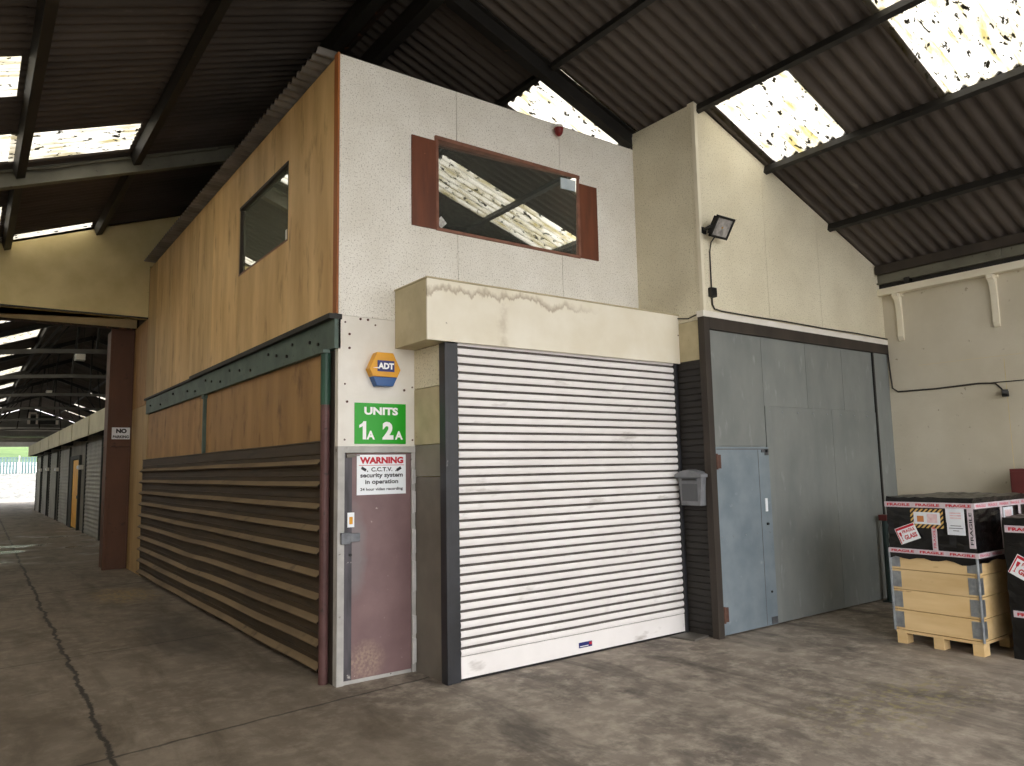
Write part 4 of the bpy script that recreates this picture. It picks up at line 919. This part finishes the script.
for i, y in enumerate((12.6, 17.5, 23.0, 29.0, 36.0, 45.0)):
    t = thing('roof_truss', (RX, y, 4.2), f'steel lattice roof truss of the far hall, {ordn[i]} from the opening', 'truss', 'far hall roof trusses')
    m = MB()
    for x_end in (WL+.05, W-.05): m.bar((RX, y, fz(RX)-.2), (x_end, y, fz(x_end)-.2), .1, .14)
    m.build('rafter_pair', M['roof_steel'], t)
    arc = [(WL+.05+(W-WL-.1)*k/12, y, 3.72+.75*math.sin(math.pi*k/12)) for k in range(13)]
    m = MB()
    for a, b_ in zip(arc, arc[1:]): m.bar(a, b_, .09, .09)
    m.build('tie_chord', M['tie'], t)
    for k in (2, 3, 4, 5, 7, 8, 9, 10):
        x = arc[k+(1 if k < 6 else -1)][0] if k % 2 == 0 else arc[k][0]+(.15 if k < 6 else -.15)
        MB().bar(arc[k], (x, y, fz(x)-.26), .05, .05).build('strut', M['roof_steel'], t)
    MB().bar(arc[6], (RX, y, fz(RX)-.2), .05, .05).build('king_post', M['roof_steel'], t)
for i, (x, y, z) in enumerate(((-.17, 17, 4.9), (-.1, 27, 4.87))):
    t = thing('hanging_light', (x, y, z), f'pale box light hung under the far roof, {"nearer" if i == 0 else "farther"} of the two', 'lamp', 'hanging box lights')
    MB().box(x-.12, x+.12, y-.12, y+.12, z-.09, z+.09).build('body', M['grey_white'], t, .02); MB().box(x-.10, x+.10, y-.13, y-.12, z-.07, z+.07).build('diffuser', M['white_paint'], t)
    for sx in (-.08, .08): MB().tube([(x+sx, y, z+.09), (x+sx, y, fz(x+sx)-.1)], .01, 6).build('hanger', M['roof_steel'], t)
# far gable
gy = YF
gs = MB()
nz = 80
gs.prism([(WL, gy, 4.50), (6.5, gy, 4.50), (RX, gy, fz(RX)-.06), (-4.9, gy, 4.51)], (0, .08, 0))
for i in range(nz):
    x = -4.9+11.3*i/nz; z1 = fz(x)-.12
    if z1 > 4.55: gs.box(x, x+.07, gy-.03, gy, 4.505, z1)
struct(gs.build('wall_far', M['gable_grey']), 'grey sheeted far gable')
struct(MB().box(WL, W, gy-.03, gy+.1, 4.16, 4.49).build('trim_6', M['far_wall'])); struct(MB().box(2.6, W, gy-.03, gy+.1, 0, 3.80).build('wall_far_side', M['far_wall']))
t = thing('gable_girder', (RX, gy-.1, 3.82), 'pale girder over the far opening', 'beam'); MB().box(WL+.05, W-.05, gy-.16, gy-.04, 3.82, 4.15).build('girder_web', M['grey_white'], t); MB().box(WL+.05, W-.05, gy-.2, gy-.035, 4.10, 4.15).build('girder_flange', M['grey_white'], t)
t = thing('gable_girder', (RX, gy-.1, 4.9), 'pale girder across the far gable below its window', 'beam'); MB().box(-3.4, 5.0, gy-.16, gy-.04, 4.92, 5.14).build('girder_web', M['grey_white'], t); MB().box(-3.4, 5.0, gy-.2, gy-.035, 5.12, 5.16).build('girder_flange', M['grey_white'], t)
w3 = sroot('window_3', (1.7, gy, 5.4), 'wide white framed window in the far gable')
MB().box(.75, .92, gy-.08, gy-.03, 5.4, 6.25).box(2.45, 2.62, gy-.08, gy-.03, 5.4, 6.0).box(.92, 1.3, gy-.08, gy-.03, 6.1, 6.25).box(1.25, 1.38, gy-.08, gy-.03, 5.4, 6.1).build('window_frame', M['white_paint'], w3)
MB().box(.92, 2.45, gy-.055, gy-.035, 5.42, 6.0).build('window_pane', M['far_dark'], w3)
# outside beyond the far gable
def hill(i, j):
    x = -60+120*i/24; y = 83+50*j/16
    return (x, y, 3.2+(y-83)*.15+.4*math.sin(x*.23+y*.11)*(j/16))
struct(MB().grid(hill, 24, 16).build('ground_hill', M['grass']), 'green hillside beyond the far opening')
random.seed(11)
def bank(i, j):
    x = -30+60*i/90; y = 69+11*j/18
    return (x, y, max(-.02, 2.1*(j/18)**.8)+(random.uniform(-.09, .09) if 0 < j < 18 else -.02))
o = MB().grid(bank, 90, 18).build('gravel_bank', M['gravel']); tag(o, 'pale gravel bank outside the far opening', 'gravel', None, 'stuff')
t = thing('boundary_fence', (0, 80.5, 2), 'pale teal mesh fence with posts above the gravel bank', 'fence')
fm = MB()
for k in range(200): x = -25+k*.25; fm.box(x, x+.19, 80.5, 80.53, 2.02, 3.65)
for z in (2.1, 2.8, 3.6): fm.box(-25, 25, 80.47, 80.49, z, z+.06)
fm.build('mesh_panel', M['fence'], t)
for k in range(14): x = -19.5+k*3; MB().box(x, x+.12, 80.36, 80.46, 1.9, 3.8).build('fence_post', M['grey_white'], t)

# temporary origin bookkeeping is not part of the scene
for o in bpy.data.objects:
    if '_o' in o: del o['_o']
    if o.type == 'MESH' and o.parent is None and 'kind' not in o and 'label' not in o: print('UNTAGGED', o.name)
